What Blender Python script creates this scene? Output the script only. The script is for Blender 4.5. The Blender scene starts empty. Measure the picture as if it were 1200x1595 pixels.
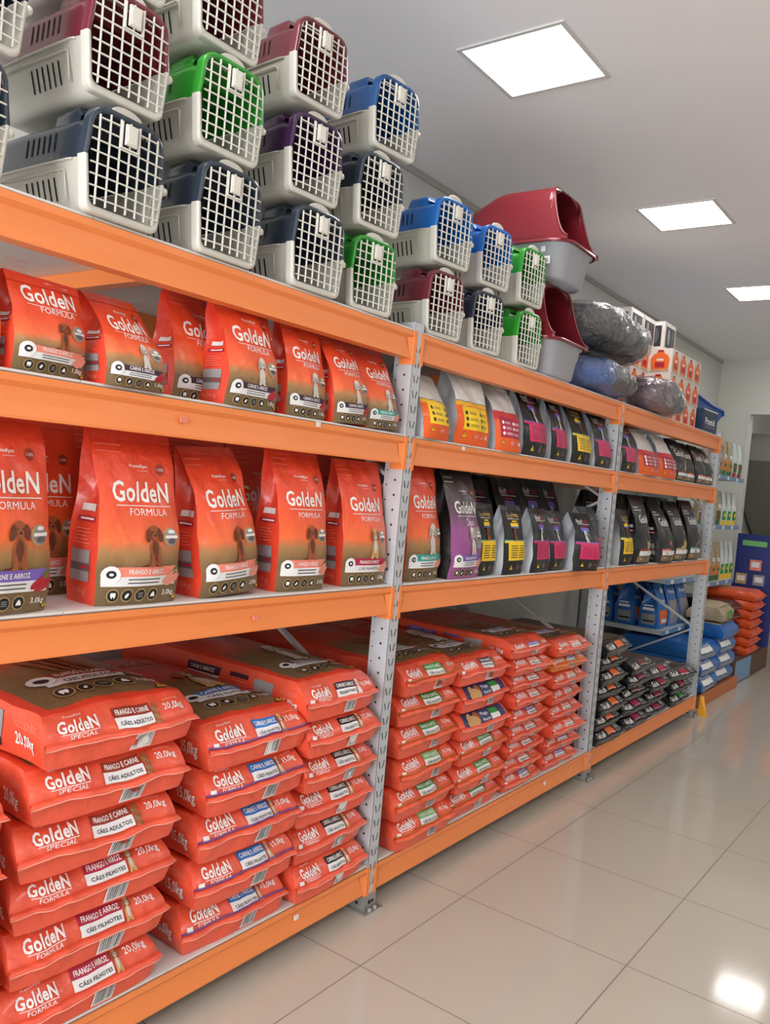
import bpy, math, random
from math import sin, cos, pi, exp, sqrt, atan2
from mathutils import Vector, Matrix, noise
from mathutils.geometry import tessellate_polygon

D = bpy.data
SC = bpy.context.scene
COL = SC.collection
RNG = random.Random(7)

# ------------------------------------------------------------------ camera
cam_data = D.cameras.new('camera')
cam = D.objects.new('camera', cam_data)
COL.objects.link(cam)
SC.camera = cam
cam_data.sensor_fit = 'VERTICAL'
cam_data.sensor_height = 36.0
cam_data.lens = 1301.56 / 1595 * 36.0
cam_data.clip_start = 0.02


def rot(axis, t):
    return Matrix.Rotation(t, 3, axis)


RC = rot('Z', 0.6342) @ rot('X', -0.0375) @ rot('Y', -0.0876)
right, fwd, upv = RC.col[0], RC.col[1], RC.col[2]
mw = Matrix.Identity(4)
for r_ in range(3):
    mw[r_][0] = right[r_]
    mw[r_][1] = upv[r_]
    mw[r_][2] = -fwd[r_]
mw[0][3], mw[1][3], mw[2][3] = 1.603, 0.0, 1.457
cam.matrix_world = mw

# ------------------------------------------------------------------ light and exposure
SC.view_settings.view_transform = 'Standard'
SC.view_settings.look = 'None'
SC.view_settings.gamma = 1.0
SC.view_settings.use_curve_mapping = False
SC.view_settings.exposure = -0.08
PANEL_EMIT = 17.0
WINDOW_POWER = 330.0
WORLD_STRENGTH = 1.3
world = D.worlds.new('world')
SC.world = world
world.use_nodes = True
wb = world.node_tree.nodes['Background']
wb.inputs[0].default_value = (0.86, 0.93, 1.0, 1)
wb.inputs[1].default_value = WORLD_STRENGTH


def area_light(name, loc, rot_e, sx, sy, power, color):
    ld = D.lights.new(name, 'AREA')
    ld.shape = 'RECTANGLE'
    ld.size = sx
    ld.size_y = sy
    ld.energy = power
    ld.color = color
    o = D.objects.new(name, ld)
    COL.objects.link(o)
    o.location = loc
    o.rotation_euler = rot_e
    return o


# daylight through the shop front behind the camera
area_light('shopfront_daylight', (0.9, -3.85, 1.45), (pi / 2, 0, 0), 3.4, 2.5, WINDOW_POWER, (0.93, 0.97, 1.0))

# ------------------------------------------------------------------ materials
M = {}


def lin(c):
    return tuple((x / 12.92 if x <= 0.04045 else ((x + 0.055) / 1.055) ** 2.4) for x in (v / 255.0 for v in c))


def mat(name, rgb, rough=0.5, metal=0.0, coat=0.0, var=0.06, scale=14.0, bump=0.0, bscale=40.0, spec=0.5, alpha=None):
    """procedural principled material: a little noise in colour and relief"""
    m = D.materials.new(name)
    m.use_nodes = True
    nt = m.node_tree
    b = nt.nodes['Principled BSDF']
    c = lin(rgb)
    tc = nt.nodes.new('ShaderNodeTexCoord')
    nz = nt.nodes.new('ShaderNodeTexNoise')
    nz.inputs['Scale'].default_value = scale
    nt.links.new(tc.outputs['Object'], nz.inputs['Vector'])
    mx = nt.nodes.new('ShaderNodeMix')
    mx.data_type = 'RGBA'
    mx.inputs[6].default_value = (*[v * (1 - var) for v in c], 1)
    mx.inputs[7].default_value = (*[min(1, v * (1 + var)) for v in c], 1)
    nt.links.new(nz.outputs['Fac'], mx.inputs[0])
    nt.links.new(mx.outputs[2], b.inputs['Base Color'])
    b.inputs['Roughness'].default_value = rough
    b.inputs['Metallic'].default_value = metal
    b.inputs['Coat Weight'].default_value = coat
    b.inputs['Coat Roughness'].default_value = 0.15
    b.inputs['Specular IOR Level'].default_value = spec
    if bump:
        n2 = nt.nodes.new('ShaderNodeTexNoise')
        n2.inputs['Scale'].default_value = bscale
        n2.inputs['Detail'].default_value = 3
        nt.links.new(tc.outputs['Object'], n2.inputs['Vector'])
        bp = nt.nodes.new('ShaderNodeBump')
        bp.inputs['Strength'].default_value = bump
        bp.inputs['Distance'].default_value = 0.01
        nt.links.new(n2.outputs['Fac'], bp.inputs['Height'])
        nt.links.new(bp.outputs[0], b.inputs['Normal'])
    M[name] = m
    return m


def ramp_mat(name, stops, axis='Y', rough=0.36, bump=0.6, side_fade=None):
    """bag film with printed colour bands along the UV height; optional side colour outside the panel"""
    m = mat(name, (200, 60, 40), rough, bump=bump, bscale=22, var=0.0, coat=0.25)
    nt = m.node_tree
    b = nt.nodes['Principled BSDF']
    uv = nt.nodes.new('ShaderNodeUVMap')
    sp = nt.nodes.new('ShaderNodeSeparateXYZ')
    nt.links.new(uv.outputs[0], sp.inputs[0])
    tc = nt.nodes.new('ShaderNodeTexNoise')
    tc.inputs['Scale'].default_value = 7
    nt.links.new(uv.outputs[0], tc.inputs['Vector'])
    ma = nt.nodes.new('ShaderNodeMath')
    ma.operation = 'MULTIPLY_ADD'
    ma.inputs[1].default_value = 0.05
    nt.links.new(tc.outputs['Fac'], ma.inputs[0])
    nt.links.new(sp.outputs[axis], ma.inputs[2])
    sb = nt.nodes.new('ShaderNodeMath')
    sb.operation = 'SUBTRACT'
    sb.inputs[1].default_value = 0.025
    nt.links.new(ma.outputs[0], sb.inputs[0])
    cr = nt.nodes.new('ShaderNodeValToRGB')
    e = cr.color_ramp.elements
    while len(e) > 1:
        e.remove(e[0])
    e[0].position = stops[0][0]
    e[0].color = (*lin(stops[0][1]), 1)
    for p, c in stops[1:]:
        k = e.new(p)
        k.color = (*lin(c), 1)
    nt.links.new(sb.outputs[0], cr.inputs[0])
    out = cr.outputs[0]
    if side_fade:
        edge, col = side_fade
        s1 = nt.nodes.new('ShaderNodeMath')
        s1.operation = 'SUBTRACT'
        s1.inputs[1].default_value = 0.5
        nt.links.new(sp.outputs['X'], s1.inputs[0])
        s2 = nt.nodes.new('ShaderNodeMath')
        s2.operation = 'ABSOLUTE'
        nt.links.new(s1.outputs[0], s2.inputs[0])
        s3 = nt.nodes.new('ShaderNodeMath')
        s3.operation = 'GREATER_THAN'
        s3.inputs[1].default_value = edge
        nt.links.new(s2.outputs[0], s3.inputs[0])
        mx = nt.nodes.new('ShaderNodeMix')
        mx.data_type = 'RGBA'
        nt.links.new(s3.outputs[0], mx.inputs[0])
        nt.links.new(out, mx.inputs[6])
        mx.inputs[7].default_value = (*lin(col), 1)
        out = mx.outputs[2]
    nt.links.new(out, b.inputs['Base Color'])
    return m


RED = (226, 62, 32)
mat('bag_red', (230, 72, 48), 0.34, coat=0.35, bump=0.6, bscale=22, var=0.04)
ramp_mat('bag_front', [(0, (116, 92, 60)), (0.22, (124, 98, 62)), (0.31, (170, 122, 74)), (0.38, (242, 108, 56)), (0.55, (238, 82, 40)), (1, (226, 62, 38))])
ramp_mat('bag_duo', [(0, (150, 80, 140)), (0.45, (150, 74, 138)), (0.62, (96, 70, 84)), (0.85, (62, 58, 62)), (1, (58, 56, 60))])
ramp_mat('bag_cat', [(0, (240, 96, 30)), (0.50, (240, 98, 30)), (0.515, (247, 184, 30)), (0.56, (247, 184, 30)), (0.57, (20, 110, 100)), (0.582, (226, 226, 222)), (1, (222, 220, 218))], rough=0.5)
ramp_mat('bag_cat_red', [(0, (240, 96, 30)), (0.45, (238, 96, 40)), (0.46, (214, 50, 60)), (0.58, (214, 50, 60)), (0.59, (214, 212, 210)), (1, (208, 206, 204))], rough=0.5)
ramp_mat('sack_top', [(0, (224, 62, 36)), (0.055, (224, 62, 36)), (0.06, (122, 98, 64)), (0.30, (120, 96, 62)), (0.40, (128, 92, 56)), (0.50, (206, 56, 30)), (1, (212, 48, 26))], side_fade=(0.44, (222, 60, 34)), bump=0.4)
ramp_mat('sack_top_black', [(0, (26, 26, 28)), (0.055, (26, 26, 28)), (0.06, (116, 96, 70)), (0.4, (104, 88, 66)), (0.55, (60, 50, 40)), (1, (28, 26, 26))], side_fade=(0.45, (24, 24, 26)), bump=0.4)
mat('sack_red', (234, 88, 60), 0.33, coat=0.4, bump=0.9, bscale=16, var=0.05, scale=6)
mat('sack_pink', (226, 74, 52), 0.34, coat=0.35, bump=0.5, bscale=16, var=0.05)
mat('sack_amber', (226, 116, 36), 0.38, coat=0.2, bump=0.4, bscale=18)
mat('sack_black', (22, 22, 24), 0.34, coat=0.35, bump=0.6, bscale=18, var=0.2)
mat('sack_blue', (34, 104, 180), 0.36, coat=0.3, bump=0.5, bscale=18, var=0.2, scale=9)
mat('sack_navy', (36, 44, 96), 0.4, coat=0.2, bump=0.4, var=0.15)
mat('sack_cream', (178, 160, 130), 0.5, bump=0.5, bscale=18, var=0.12)
mat('sack_maroon', (90, 24, 40), 0.4, coat=0.3, bump=0.5)
mat('sack_orange_deep', (226, 84, 36), 0.35, coat=0.3, bump=0.5, bscale=16, var=0.12)
mat('seam_highlight', (250, 176, 156), 0.4, bump=0.1)  # highlight on the flap's outer edge, painted as a pale pink line
mat('seam_purple', (120, 80, 150), 0.4)
mat('seam_gold', (196, 120, 40), 0.4)
mat('black_film', (20, 20, 22), 0.4, coat=0.2, bump=0.4, bscale=22, var=0.2)
mat('black_film_dull', (28, 26, 25), 0.5, bump=0.4, var=0.2)
mat('silver_film', (190, 194, 200), 0.42, bump=0.3, var=0.08)
mat('print_white', (244, 240, 236), 0.45, var=0.02)
mat('print_paper', (232, 230, 230), 0.5, var=0.03)
mat('print_dark', (26, 26, 28), 0.45, var=0.1)
mat('print_grey', (150, 148, 150), 0.45, var=0.12, scale=60)
mat('print_grey_dark', (96, 88, 86), 0.45)
mat('print_grey_red', (120, 52, 46), 0.45)
mat('print_brown', (150, 46, 22), 0.45)
mat('print_magenta', (176, 30, 66), 0.45)
mat('print_salmon', (240, 136, 116), 0.45)
mat('print_purple', (62, 30, 52), 0.45)
mat('print_lilac', (120, 92, 178), 0.45)
mat('print_teal', (44, 160, 150), 0.45)
mat('print_blue', (28, 110, 190), 0.45)
mat('print_green', (40, 150, 60), 0.45)
mat('print_lime', (120, 190, 110), 0.45)
mat('print_yellow', (250, 205, 30), 0.45)
mat('print_orange', (240, 110, 40), 0.45)
mat('print_pink', (205, 44, 98), 0.4)
mat('print_pink_dark', (160, 30, 76), 0.4)
mat('print_gold', (190, 160, 110), 0.35)
mat('print_tan', (150, 118, 76), 0.45)
mat('print_meat', (176, 34, 48), 0.4)
mat('print_chicken', (232, 150, 130), 0.4)
mat('print_leaf', (86, 120, 50), 0.5)
mat('fur_brown', (158, 84, 46), 0.7, var=0.3, scale=120)
mat('fur_dark', (104, 52, 32), 0.7, var=0.3, scale=120)
mat('fur_gold', (206, 160, 104), 0.7, var=0.2, scale=120)
mat('fur_white', (214, 206, 198), 0.7, var=0.12, scale=160)
mat('fur_grey', (170, 160, 156), 0.7, var=0.15, scale=160)
mat('rack_orange', (243, 139, 74), 0.36, coat=0.15, var=0.04, scale=5, bump=0.03, bscale=90)
mat('rack_grey', (196, 198, 202), 0.42, metal=0.15, var=0.06, scale=30)
mat('rack_foot', (160, 158, 152), 0.35, metal=0.5, var=0.12)
mat('hole_black', (14, 14, 14), 0.8, var=0.0)
mat('board_white', (226, 222, 218), 0.45, var=0.03, scale=4)
mat('board_edge', (128, 118, 108), 0.7)
mat('plastic_cream', (214, 210, 200), 0.34, coat=0.1, var=0.03)
mat('plastic_grid', (226, 222, 212), 0.4, var=0.02)
for n_, c_ in dict(slate=(48, 58, 72), maroon=(116, 38, 54), green=(44, 150, 44), purple=(62, 26, 72), blue=(10, 80, 146), azure=(14, 104, 190), navy=(36, 42, 66), wine=(112, 40, 50)).items():
    mat('plastic_' + n_, c_, 0.25, coat=0.3, var=0.04)
mat('litter_red', (120, 28, 38), 0.3, coat=0.3, var=0.05)
mat('litter_grey', (166, 166, 174), 0.35, coat=0.15, var=0.04)
mat('fabric_grey', (78, 80, 84), 0.8, var=0.25, bump=0.5)
mat('fabric_blue', (26, 84, 160), 0.7, var=0.2, bump=0.5)
mat('fabric_plum', (110, 84, 96), 0.8, var=0.2, bump=0.5)
mat('carton_white', (222, 212, 204), 0.5, var=0.05)
mat('carton_brown', (96, 72, 58), 0.6, var=0.1)
mat('carton_black', (40, 46, 52), 0.45, var=0.15)
mat('carton_navy', (26, 50, 82), 0.45, var=0.1)
mat('carton_blue', (20, 76, 158), 0.4, var=0.1)
mat('stand_blue', (32, 44, 120), 0.45, var=0.12)
mat('shelf_grey', (196, 202, 202), 0.45, var=0.05)
mat('price_strip', (110, 150, 190), 0.4, var=0.08)
mat('snack_beige', (176, 160, 130), 0.45, var=0.45, scale=45, bump=0.4)
mat('snack_brown', (120, 72, 48), 0.45, var=0.45, scale=45, bump=0.4)
mat('snack_green', (50, 110, 60), 0.45, var=0.3)
mat('snack_orange', (214, 136, 70), 0.45, var=0.35, scale=60)
mat('snack_white', (214, 222, 220), 0.35, var=0.1, bump=0.4)
mat('wall_paint', (200, 200, 195), 0.85, var=0.02, scale=2)
mat('wall_paint_back', (214, 215, 207), 0.85, var=0.02, scale=2)
mat('ceiling_paint', (244, 242, 246), 0.9, var=0.02, scale=2)
mat('shadow_gap_shade', (176, 172, 166), 0.9)  # shade of the wall-ceiling shadow gap, put into the colour
mat('stair_dark', (140, 140, 134), 0.8)
mat('lamp_frame', (214, 212, 210), 0.5)
mat('brass_yellow', (236, 160, 40), 0.4, coat=0.2)
mat('metal_black', (30, 30, 32), 0.4, metal=0.3)
mat('pallet_orange', (190, 108, 58), 0.5, var=0.12)


def emission(name, rgb, s):
    m = D.materials.new(name)
    m.use_nodes = True
    nt = m.node_tree
    nt.nodes.clear()
    o = nt.nodes.new('ShaderNodeOutputMaterial')
    e = nt.nodes.new('ShaderNodeEmission')
    e.inputs[0].default_value = (*rgb, 1)
    e.inputs[1].default_value = s
    nt.links.new(e.outputs[0], o.inputs[0])
    M[name] = m


emission('led_panel', (1.0, 0.985, 0.96), PANEL_EMIT)


def film_mat(name):
    m = D.materials.new(name)
    m.use_nodes = True
    nt = m.node_tree
    nt.nodes.clear()
    o = nt.nodes.new('ShaderNodeOutputMaterial')
    t = nt.nodes.new('ShaderNodeBsdfTransparent')
    g = nt.nodes.new('ShaderNodeBsdfGlossy')
    g.inputs['Roughness'].default_value = 0.12
    mx = nt.nodes.new('ShaderNodeMixShader')
    lw = nt.nodes.new('ShaderNodeLayerWeight')
    lw.inputs[0].default_value = 0.35
    ma = nt.nodes.new('ShaderNodeMath')
    ma.operation = 'MULTIPLY_ADD'
    ma.inputs[1].default_value = 0.5
    ma.inputs[2].default_value = 0.10
    nz = nt.nodes.new('ShaderNodeTexNoise')
    nz.inputs['Scale'].default_value = 11
    nz.inputs['Detail'].default_value = 5
    nz.inputs['Distortion'].default_value = 2.0
    tc = nt.nodes.new('ShaderNodeTexCoord')
    nt.links.new(tc.outputs['Object'], nz.inputs['Vector'])
    bp = nt.nodes.new('ShaderNodeBump')
    bp.inputs['Strength'].default_value = 0.9
    bp.inputs['Distance'].default_value = 0.03
    nt.links.new(nz.outputs['Fac'], bp.inputs['Height'])
    nt.links.new(bp.outputs[0], g.inputs['Normal'])
    nt.links.new(bp.outputs[0], lw.inputs['Normal'])
    nt.links.new(lw.outputs['Facing'], ma.inputs[0])
    nt.links.new(ma.outputs[0], mx.inputs[0])
    nt.links.new(t.outputs[0], mx.inputs[1])
    nt.links.new(g.outputs[0], mx.inputs[2])
    nt.links.new(mx.outputs[0], o.inputs[0])
    M[name] = m


film_mat('clear_film')


def floor_mat():
    m = mat('floor_tile', (187, 178, 164), 0.07, coat=0.0, var=0.03, scale=1.5, spec=0.55)
    nt = m.node_tree
    b = nt.nodes['Principled BSDF']
    tc = nt.nodes.new('ShaderNodeTexCoord')
    sp = nt.nodes.new('ShaderNodeSeparateXYZ')
    nt.links.new(tc.outputs['Object'], sp.inputs[0])
    outs = []
    for ax, off in (('X', 0.184), ('Y', 2.005)):
        a = nt.nodes.new('ShaderNodeMath')
        a.operation = 'SUBTRACT'
        a.inputs[1].default_value = off - 60.0
        nt.links.new(sp.outputs[ax], a.inputs[0])
        mo = nt.nodes.new('ShaderNodeMath')
        mo.operation = 'PINGPONG'
        mo.inputs[1].default_value = 0.3
        nt.links.new(a.outputs[0], mo.inputs[0])
        lt = nt.nodes.new('ShaderNodeMath')
        lt.operation = 'LESS_THAN'
        lt.inputs[1].default_value = 0.0018
        nt.links.new(mo.outputs[0], lt.inputs[0])
        outs.append(lt)
    mx = nt.nodes.new('ShaderNodeMath')
    mx.operation = 'MAXIMUM'
    nt.links.new(outs[0].outputs[0], mx.inputs[0])
    nt.links.new(outs[1].outputs[0], mx.inputs[1])
    cm = nt.nodes.new('ShaderNodeMix')
    cm.data_type = 'RGBA'
    base = b.inputs['Base Color'].links[0].from_socket
    nt.links.new(mx.outputs[0], cm.inputs[0])
    nt.links.new(base, cm.inputs[6])
    cm.inputs[7].default_value = (*lin((118, 98, 84)), 1)
    nt.links.new(cm.outputs[2], b.inputs['Base Color'])
    rm = nt.nodes.new('ShaderNodeMath')
    rm.operation = 'MULTIPLY_ADD'
    rm.inputs[1].default_value = 0.5
    rm.inputs[2].default_value = 0.085
    nt.links.new(mx.outputs[0], rm.inputs[0])
    nt.links.new(rm.outputs[0], b.inputs['Roughness'])


floor_mat()

# ------------------------------------------------------------------ mesh builder


class MB:
    def __init__(s):
        s.v, s.f, s.m, s.uv, s.sm = [], [], [], [], []

    def add(s, vs, fs, m, uvs=None, smooth=False):
        o = len(s.v)
        s.v += [tuple(p) for p in vs]
        s.uv += list(uvs) if uvs else [(0, 0)] * len(vs)
        for f in fs:
            s.f.append(tuple(i + o for i in f))
            s.m.append(m)
            s.sm.append(smooth)

    def box(s, c, d, m, rz=0.0, ry=0.0):
        x, y, z = d[0] / 2, d[1] / 2, d[2] / 2
        vs = [Vector((i * x, j * y, k * z)) for i in (-1, 1) for j in (-1, 1) for k in (-1, 1)]
        R = Matrix.Rotation(rz, 3, 'Z') @ Matrix.Rotation(ry, 3, 'Y')
        vs = [R @ p + Vector(c) for p in vs]
        s.add(vs, [(0, 1, 3, 2), (4, 6, 7, 5), (0, 4, 5, 1), (2, 3, 7, 6), (0, 2, 6, 4), (1, 5, 7, 3)], m)

    def bx(s, x0, x1, y0, y1, z0, z1, m):
        s.box(((x0 + x1) / 2, (y0 + y1) / 2, (z0 + z1) / 2), (abs(x1 - x0), abs(y1 - y0), abs(z1 - z0)), m)

    def bar(s, p, q, w, h, m):
        """square bar from p to q"""
        p, q = Vector(p), Vector(q)
        d = (q - p).normalized()
        a = d.orthogonal().normalized() if abs(d.z) > 0.99 else d.cross(Vector((0, 0, 1))).normalized()
        b = d.cross(a).normalized()
        vs = []
        for e in (p, q):
            for i, j in ((-1, -1), (1, -1), (1, 1), (-1, 1)):
                vs.append(e + a * i * w / 2 + b * j * h / 2)
        s.add(vs, [(0, 1, 2, 3), (7, 6, 5, 4), (0, 4, 5, 1), (1, 5, 6, 2), (2, 6, 7, 3), (3, 7, 4, 0)], m)

    def grid(s, S, us, vs, m, uvf=None, smooth=True, close=False):
        P, U = [], []
        for v in vs:
            for u in us:
                P.append(S(u, v))
                U.append(uvf(u, v) if uvf else (0, 0))
        n = len(us)
        F = []
        for j in range(len(vs) - 1):
            for i in range(n - 1):
                F.append((j * n + i, j * n + i + 1, (j + 1) * n + i + 1, (j + 1) * n + i))
            if close:
                F.append((j * n + n - 1, j * n, (j + 1) * n, (j + 1) * n + n - 1))
        s.add(P, F, m, U, smooth)

    def tube(s, pts, r, m, n=8, closed=False):
        pts = [Vector(p) for p in pts]
        vs, F = [], []
        for i, p in enumerate(pts):
            a = pts[max(0, i - 1)]
            b = pts[min(len(pts) - 1, i + 1)]
            d = (b - a).normalized()
            x = d.cross(Vector((0.01, 0.02, 1))).normalized()
            y = d.cross(x).normalized()
            for k in range(n):
                t = 2 * pi * k / n
                vs.append(p + (x * cos(t) + y * sin(t)) * r)
        for i in range(len(pts) - 1):
            for k in range(n):
                F.append((i * n + k, i * n + (k + 1) % n, (i + 1) * n + (k + 1) % n, (i + 1) * n + k))
        F.append(tuple(range(n)))
        F.append(tuple(range((len(pts) - 1) * n, len(pts) * n)))
        s.add(vs, F, m, smooth=True)

    def prism(s, poly, axis, a0, a1, m, smooth=False):
        """poly in the two other axes, extruded along axis"""
        n = len(poly)
        vs = []
        for a in (a0, a1):
            for p, q in poly:
                vs.append({'x': (a, p, q), 'y': (p, a, q), 'z': (p, q, a)}[axis])
        F = [(i, (i + 1) % n, n + (i + 1) % n, n + i) for i in range(n)]
        s.add(vs, F, m, smooth=smooth)
        tris = tessellate_polygon([[Vector((p, q, 0)) for p, q in poly]])
        s.add(vs, [tuple(t) for t in tris] + [tuple(i + n for i in t) for t in tris], m)

    def build(s, name, parent=None, loc=None, rz=None, recalc=True):
        me = D.meshes.new(name)
        me.from_pydata(s.v, [], s.f)
        names = []
        for n in s.m:
            if n not in names:
                names.append(n)
        for n in names:
            me.materials.append(M[n])
        ix = {n: i for i, n in enumerate(names)}
        me.polygons.foreach_set('material_index', [ix[n] for n in s.m])
        me.polygons.foreach_set('use_smooth', s.sm)
        ul = me.uv_layers.new(name='UVMap')
        buf = []
        for l in me.loops:
            buf += s.uv[l.vertex_index]
        ul.data.foreach_set('uv', buf)
        me.update()
        o = D.objects.new(name, me)
        COL.objects.link(o)
        if parent:
            o.parent = parent
        if loc is not None:
            o.location = loc
        if rz is not None:
            o.rotation_euler = (0, 0, rz)
        return o


def tag(o, label=None, cat=None, group=None, kind=None):
    if label:
        o['label'] = label
    if cat:
        o['category'] = cat
    if group:
        o['group'] = group
    if kind:
        o['kind'] = kind
    return o


def empty(name, loc, rz=0.0):
    o = D.objects.new(name, None)
    o.empty_display_size = 0.05
    COL.objects.link(o)
    o.location = loc
    o.rotation_euler = (0, 0, rz)
    return o


def copy_tree(o, parent=None):
    c = o.copy()
    COL.objects.link(c)
    if parent:
        c.parent = parent
    for ch in list(o.children):
        copy_tree(ch, c)
    return c


def lsp(a, b, n):
    return [a + (b - a) * i / (n - 1) for i in range(n)]


def sstep(a, b, x):
    t = max(0.0, min(1.0, (x - a) / (b - a)))
    return t * t * (3 - 2 * t)


# ------------------------------------------------------------------ flat artwork printed on the films
_tc = {}


def text2d(s, bold=0.0, shear=0.0):
    key = (s, bold, shear)
    if key in _tc:
        return _tc[key]
    c = D.curves.new('t', 'FONT')
    c.body = s
    c.size = 1.0
    c.offset = bold
    c.resolution_u = 2
    c.dimensions = '2D'
    c.fill_mode = 'BOTH'
    c.space_character = 1.0 + bold * 1.5
    o = D.objects.new('t', c)
    COL.objects.link(o)
    bpy.context.view_layer.update()
    dg = bpy.context.evaluated_depsgraph_get()
    me = D.meshes.new_from_object(o.evaluated_get(dg))
    vs = [(v.co.x + v.co.y * shear, v.co.y) for v in me.vertices]
    fs = [tuple(p.vertices) for p in me.polygons]
    D.objects.remove(o)
    D.curves.remove(c)
    D.meshes.remove(me)
    x0 = min(v[0] for v in vs)
    x1 = max(v[0] for v in vs)
    y0, y1 = min(v[1] for v in vs), max(v[1] for v in vs)
    vs = [((x - x0) / (x1 - x0), (y - y0) / (y1 - y0)) for x, y in vs]
    _tc[key] = (vs, fs, (x1 - x0) / (y1 - y0))
    return _tc[key]


class Art:
    def __init__(s):
        s.items = []

    def rect(s, x0, y0, x1, y1, m, lay=0, step=0.05):
        nx = max(2, int(abs(x1 - x0) / step) + 2)
        ny = max(2, int(abs(y1 - y0) / step) + 2)
        vs = [(x, y) for y in lsp(y0, y1, ny) for x in lsp(x0, x1, nx)]
        fs = [(j * nx + i, j * nx + i + 1, (j + 1) * nx + i + 1, (j + 1) * nx + i) for j in range(ny - 1) for i in range(nx - 1)]
        s.items.append((vs, fs, m, lay))

    def ell(s, cx, cy, rx, ry, m, lay=0, rot_=0.0, n=14):
        vs = [(cx, cy)]
        for k in range(n):
            t = 2 * pi * k / n
            x, y = rx * cos(t), ry * sin(t)
            vs.append((cx + x * cos(rot_) - y * sin(rot_), cy + x * sin(rot_) + y * cos(rot_)))
        s.items.append((vs, [(0, 1 + k, 1 + (k + 1) % n) for k in range(n)], m, lay))

    def poly(s, pts, m, lay=0):
        tris = tessellate_polygon([[Vector((x, y, 0)) for x, y in pts]])
        s.items.append((list(pts), [tuple(t) for t in tris], m, lay))

    def text(s, t, x, y, h, m, lay=1, bold=0.0, shear=0.0, width=None, center=False):
        vs, fs, asp = text2d(t, bold, shear)
        w = width if width else h * asp
        if center:
            x -= w / 2
        s.items.append(([(x + a * w, y + b * h) for a, b in vs], fs, m, lay))

    def lines(s, x0, y0, x1, y1, n, m, lay=1, fill=0.35, seed=0):
        r = random.Random(seed)
        for i in range(n):
            y = y0 + (y1 - y0) * (i + 0.5) / n
            h = (y1 - y0) / n * fill / 2
            s.rect(x0, y - h, x1 - (x1 - x0) * r.random() * 0.25, y + h, m, lay)

    def bars(s, x0, y0, x1, y1, n, lay=1, shear=0.0):
        r = random.Random(3)
        x = x0
        step = (x1 - x0) / n
        for i in range(n):
            w = step * (0.25 + 0.35 * r.random())
            xx = x0 + i * step
            s.poly([(xx, y0), (xx + w, y0), (xx + w + shear, y1), (xx + shear, y1)], 'print_dark', lay)

    def triangle(s, cx, cy, r, lay=1):
        s.poly([(cx - r, cy - r * 0.75), (cx + r, cy - r * 0.75), (cx, cy + r)], 'print_dark', lay)
        s.poly([(cx - r * 0.8, cy - r * 0.62), (cx + r * 0.8, cy - r * 0.62), (cx, cy + r * 0.76)], 'print_yellow', lay + 1)
        s.text('T', cx, cy - r * 0.5, r * 0.75, 'print_dark', lay + 2, bold=0.02, center=True)

    def icons(s, cx, cy, r, n, gap, lay=1):
        """row of dark round badges holding small white emblems"""
        for k in range(n):
            x = cx + k * gap
            s.ell(x, cy, r * 1.18, r * 1.18, 'print_gold', lay)
            s.ell(x, cy, r, r, 'print_dark', lay + 1)
            if k == 0:
                s.poly([(x - r * .45, cy + r * .5), (x - r * .5, cy), (x - r * .25, cy - r * .55), (x, cy - r * .1), (x + r * .25, cy - r * .55), (x + r * .5, cy), (x + r * .45, cy + r * .5)], 'print_white', lay + 2)
            elif k == 1:
                s.ell(x - r * .05, cy - r * .05, r * .28, r * .5, 'print_white', lay + 2, rot_=-0.6)
            elif k == 2:
                for q in (-1, 0, 1):
                    s.rect(x - r * .5, cy + q * r * .32 - r * .07, x + r * .5, cy + q * r * .32 + r * .07, 'print_grey', lay + 2)
            else:
                s.poly([(x - r * .5, cy - r * .4), (x + r * .5, cy - r * .4), (x + r * .35, cy + r * .2), (x, cy + r * .55), (x - r * .35, cy + r * .1)], 'print_white', lay + 2)

    def dog(s, cx, y0, h, kind, lay=1):
        if kind == 'puppy':
            A, B, C_ = 'fur_brown', 'fur_dark', 'fur_gold'
        elif kind == 'golden':
            A, B, C_ = 'fur_gold', 'fur_brown', 'fur_white'
        else:
            A, B, C_ = 'fur_white', 'fur_grey', 'fur_white'
        e = lambda x, y, rx, ry, m, l, r=0.0: s.ell(cx + x * h, y0 + y * h, rx * h, ry * h, m, lay + l, r)
        if kind != 'poodle':
            e(-.26, .03, .13, .025, B, 0, .1)
        e(0, .33, .17, .3, A, 0)
        e(0, .38, .09, .22, B if kind == 'puppy' else C_, 1)
        e(-.11, .15, .065, .17, A, 2, -.08)
        e(.11, .15, .065, .17, A, 2, .08)
        e(-.13, .03, .085, .04, A, 3)
        e(.13, .03, .085, .04, A, 3)
        e(0, .80, .165, .18, A, 2)
        if kind == 'poodle':
            e(0, .90, .17, .13, A, 3)
        e(-.17, .74, .075, .17, B, 3, -.15)
        e(.17, .74, .075, .17, B, 3, .15)
        e(0, .71, .085, .085, C_ if kind != 'puppy' else A, 4)
        e(0, .735, .035, .026, 'print_dark', 5)
        e(-.065, .82, .018, .02, 'print_dark', 4)
        e(.065, .82, .018, .02, 'print_dark', 4)

    def apply(s, mb, S, off=0.0010, step=0.0006):
        for vs, fs, m, lay in s.items:
            mb.add([S(x, y, off + lay * step) for x, y in vs], fs, m, smooth=True)


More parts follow.
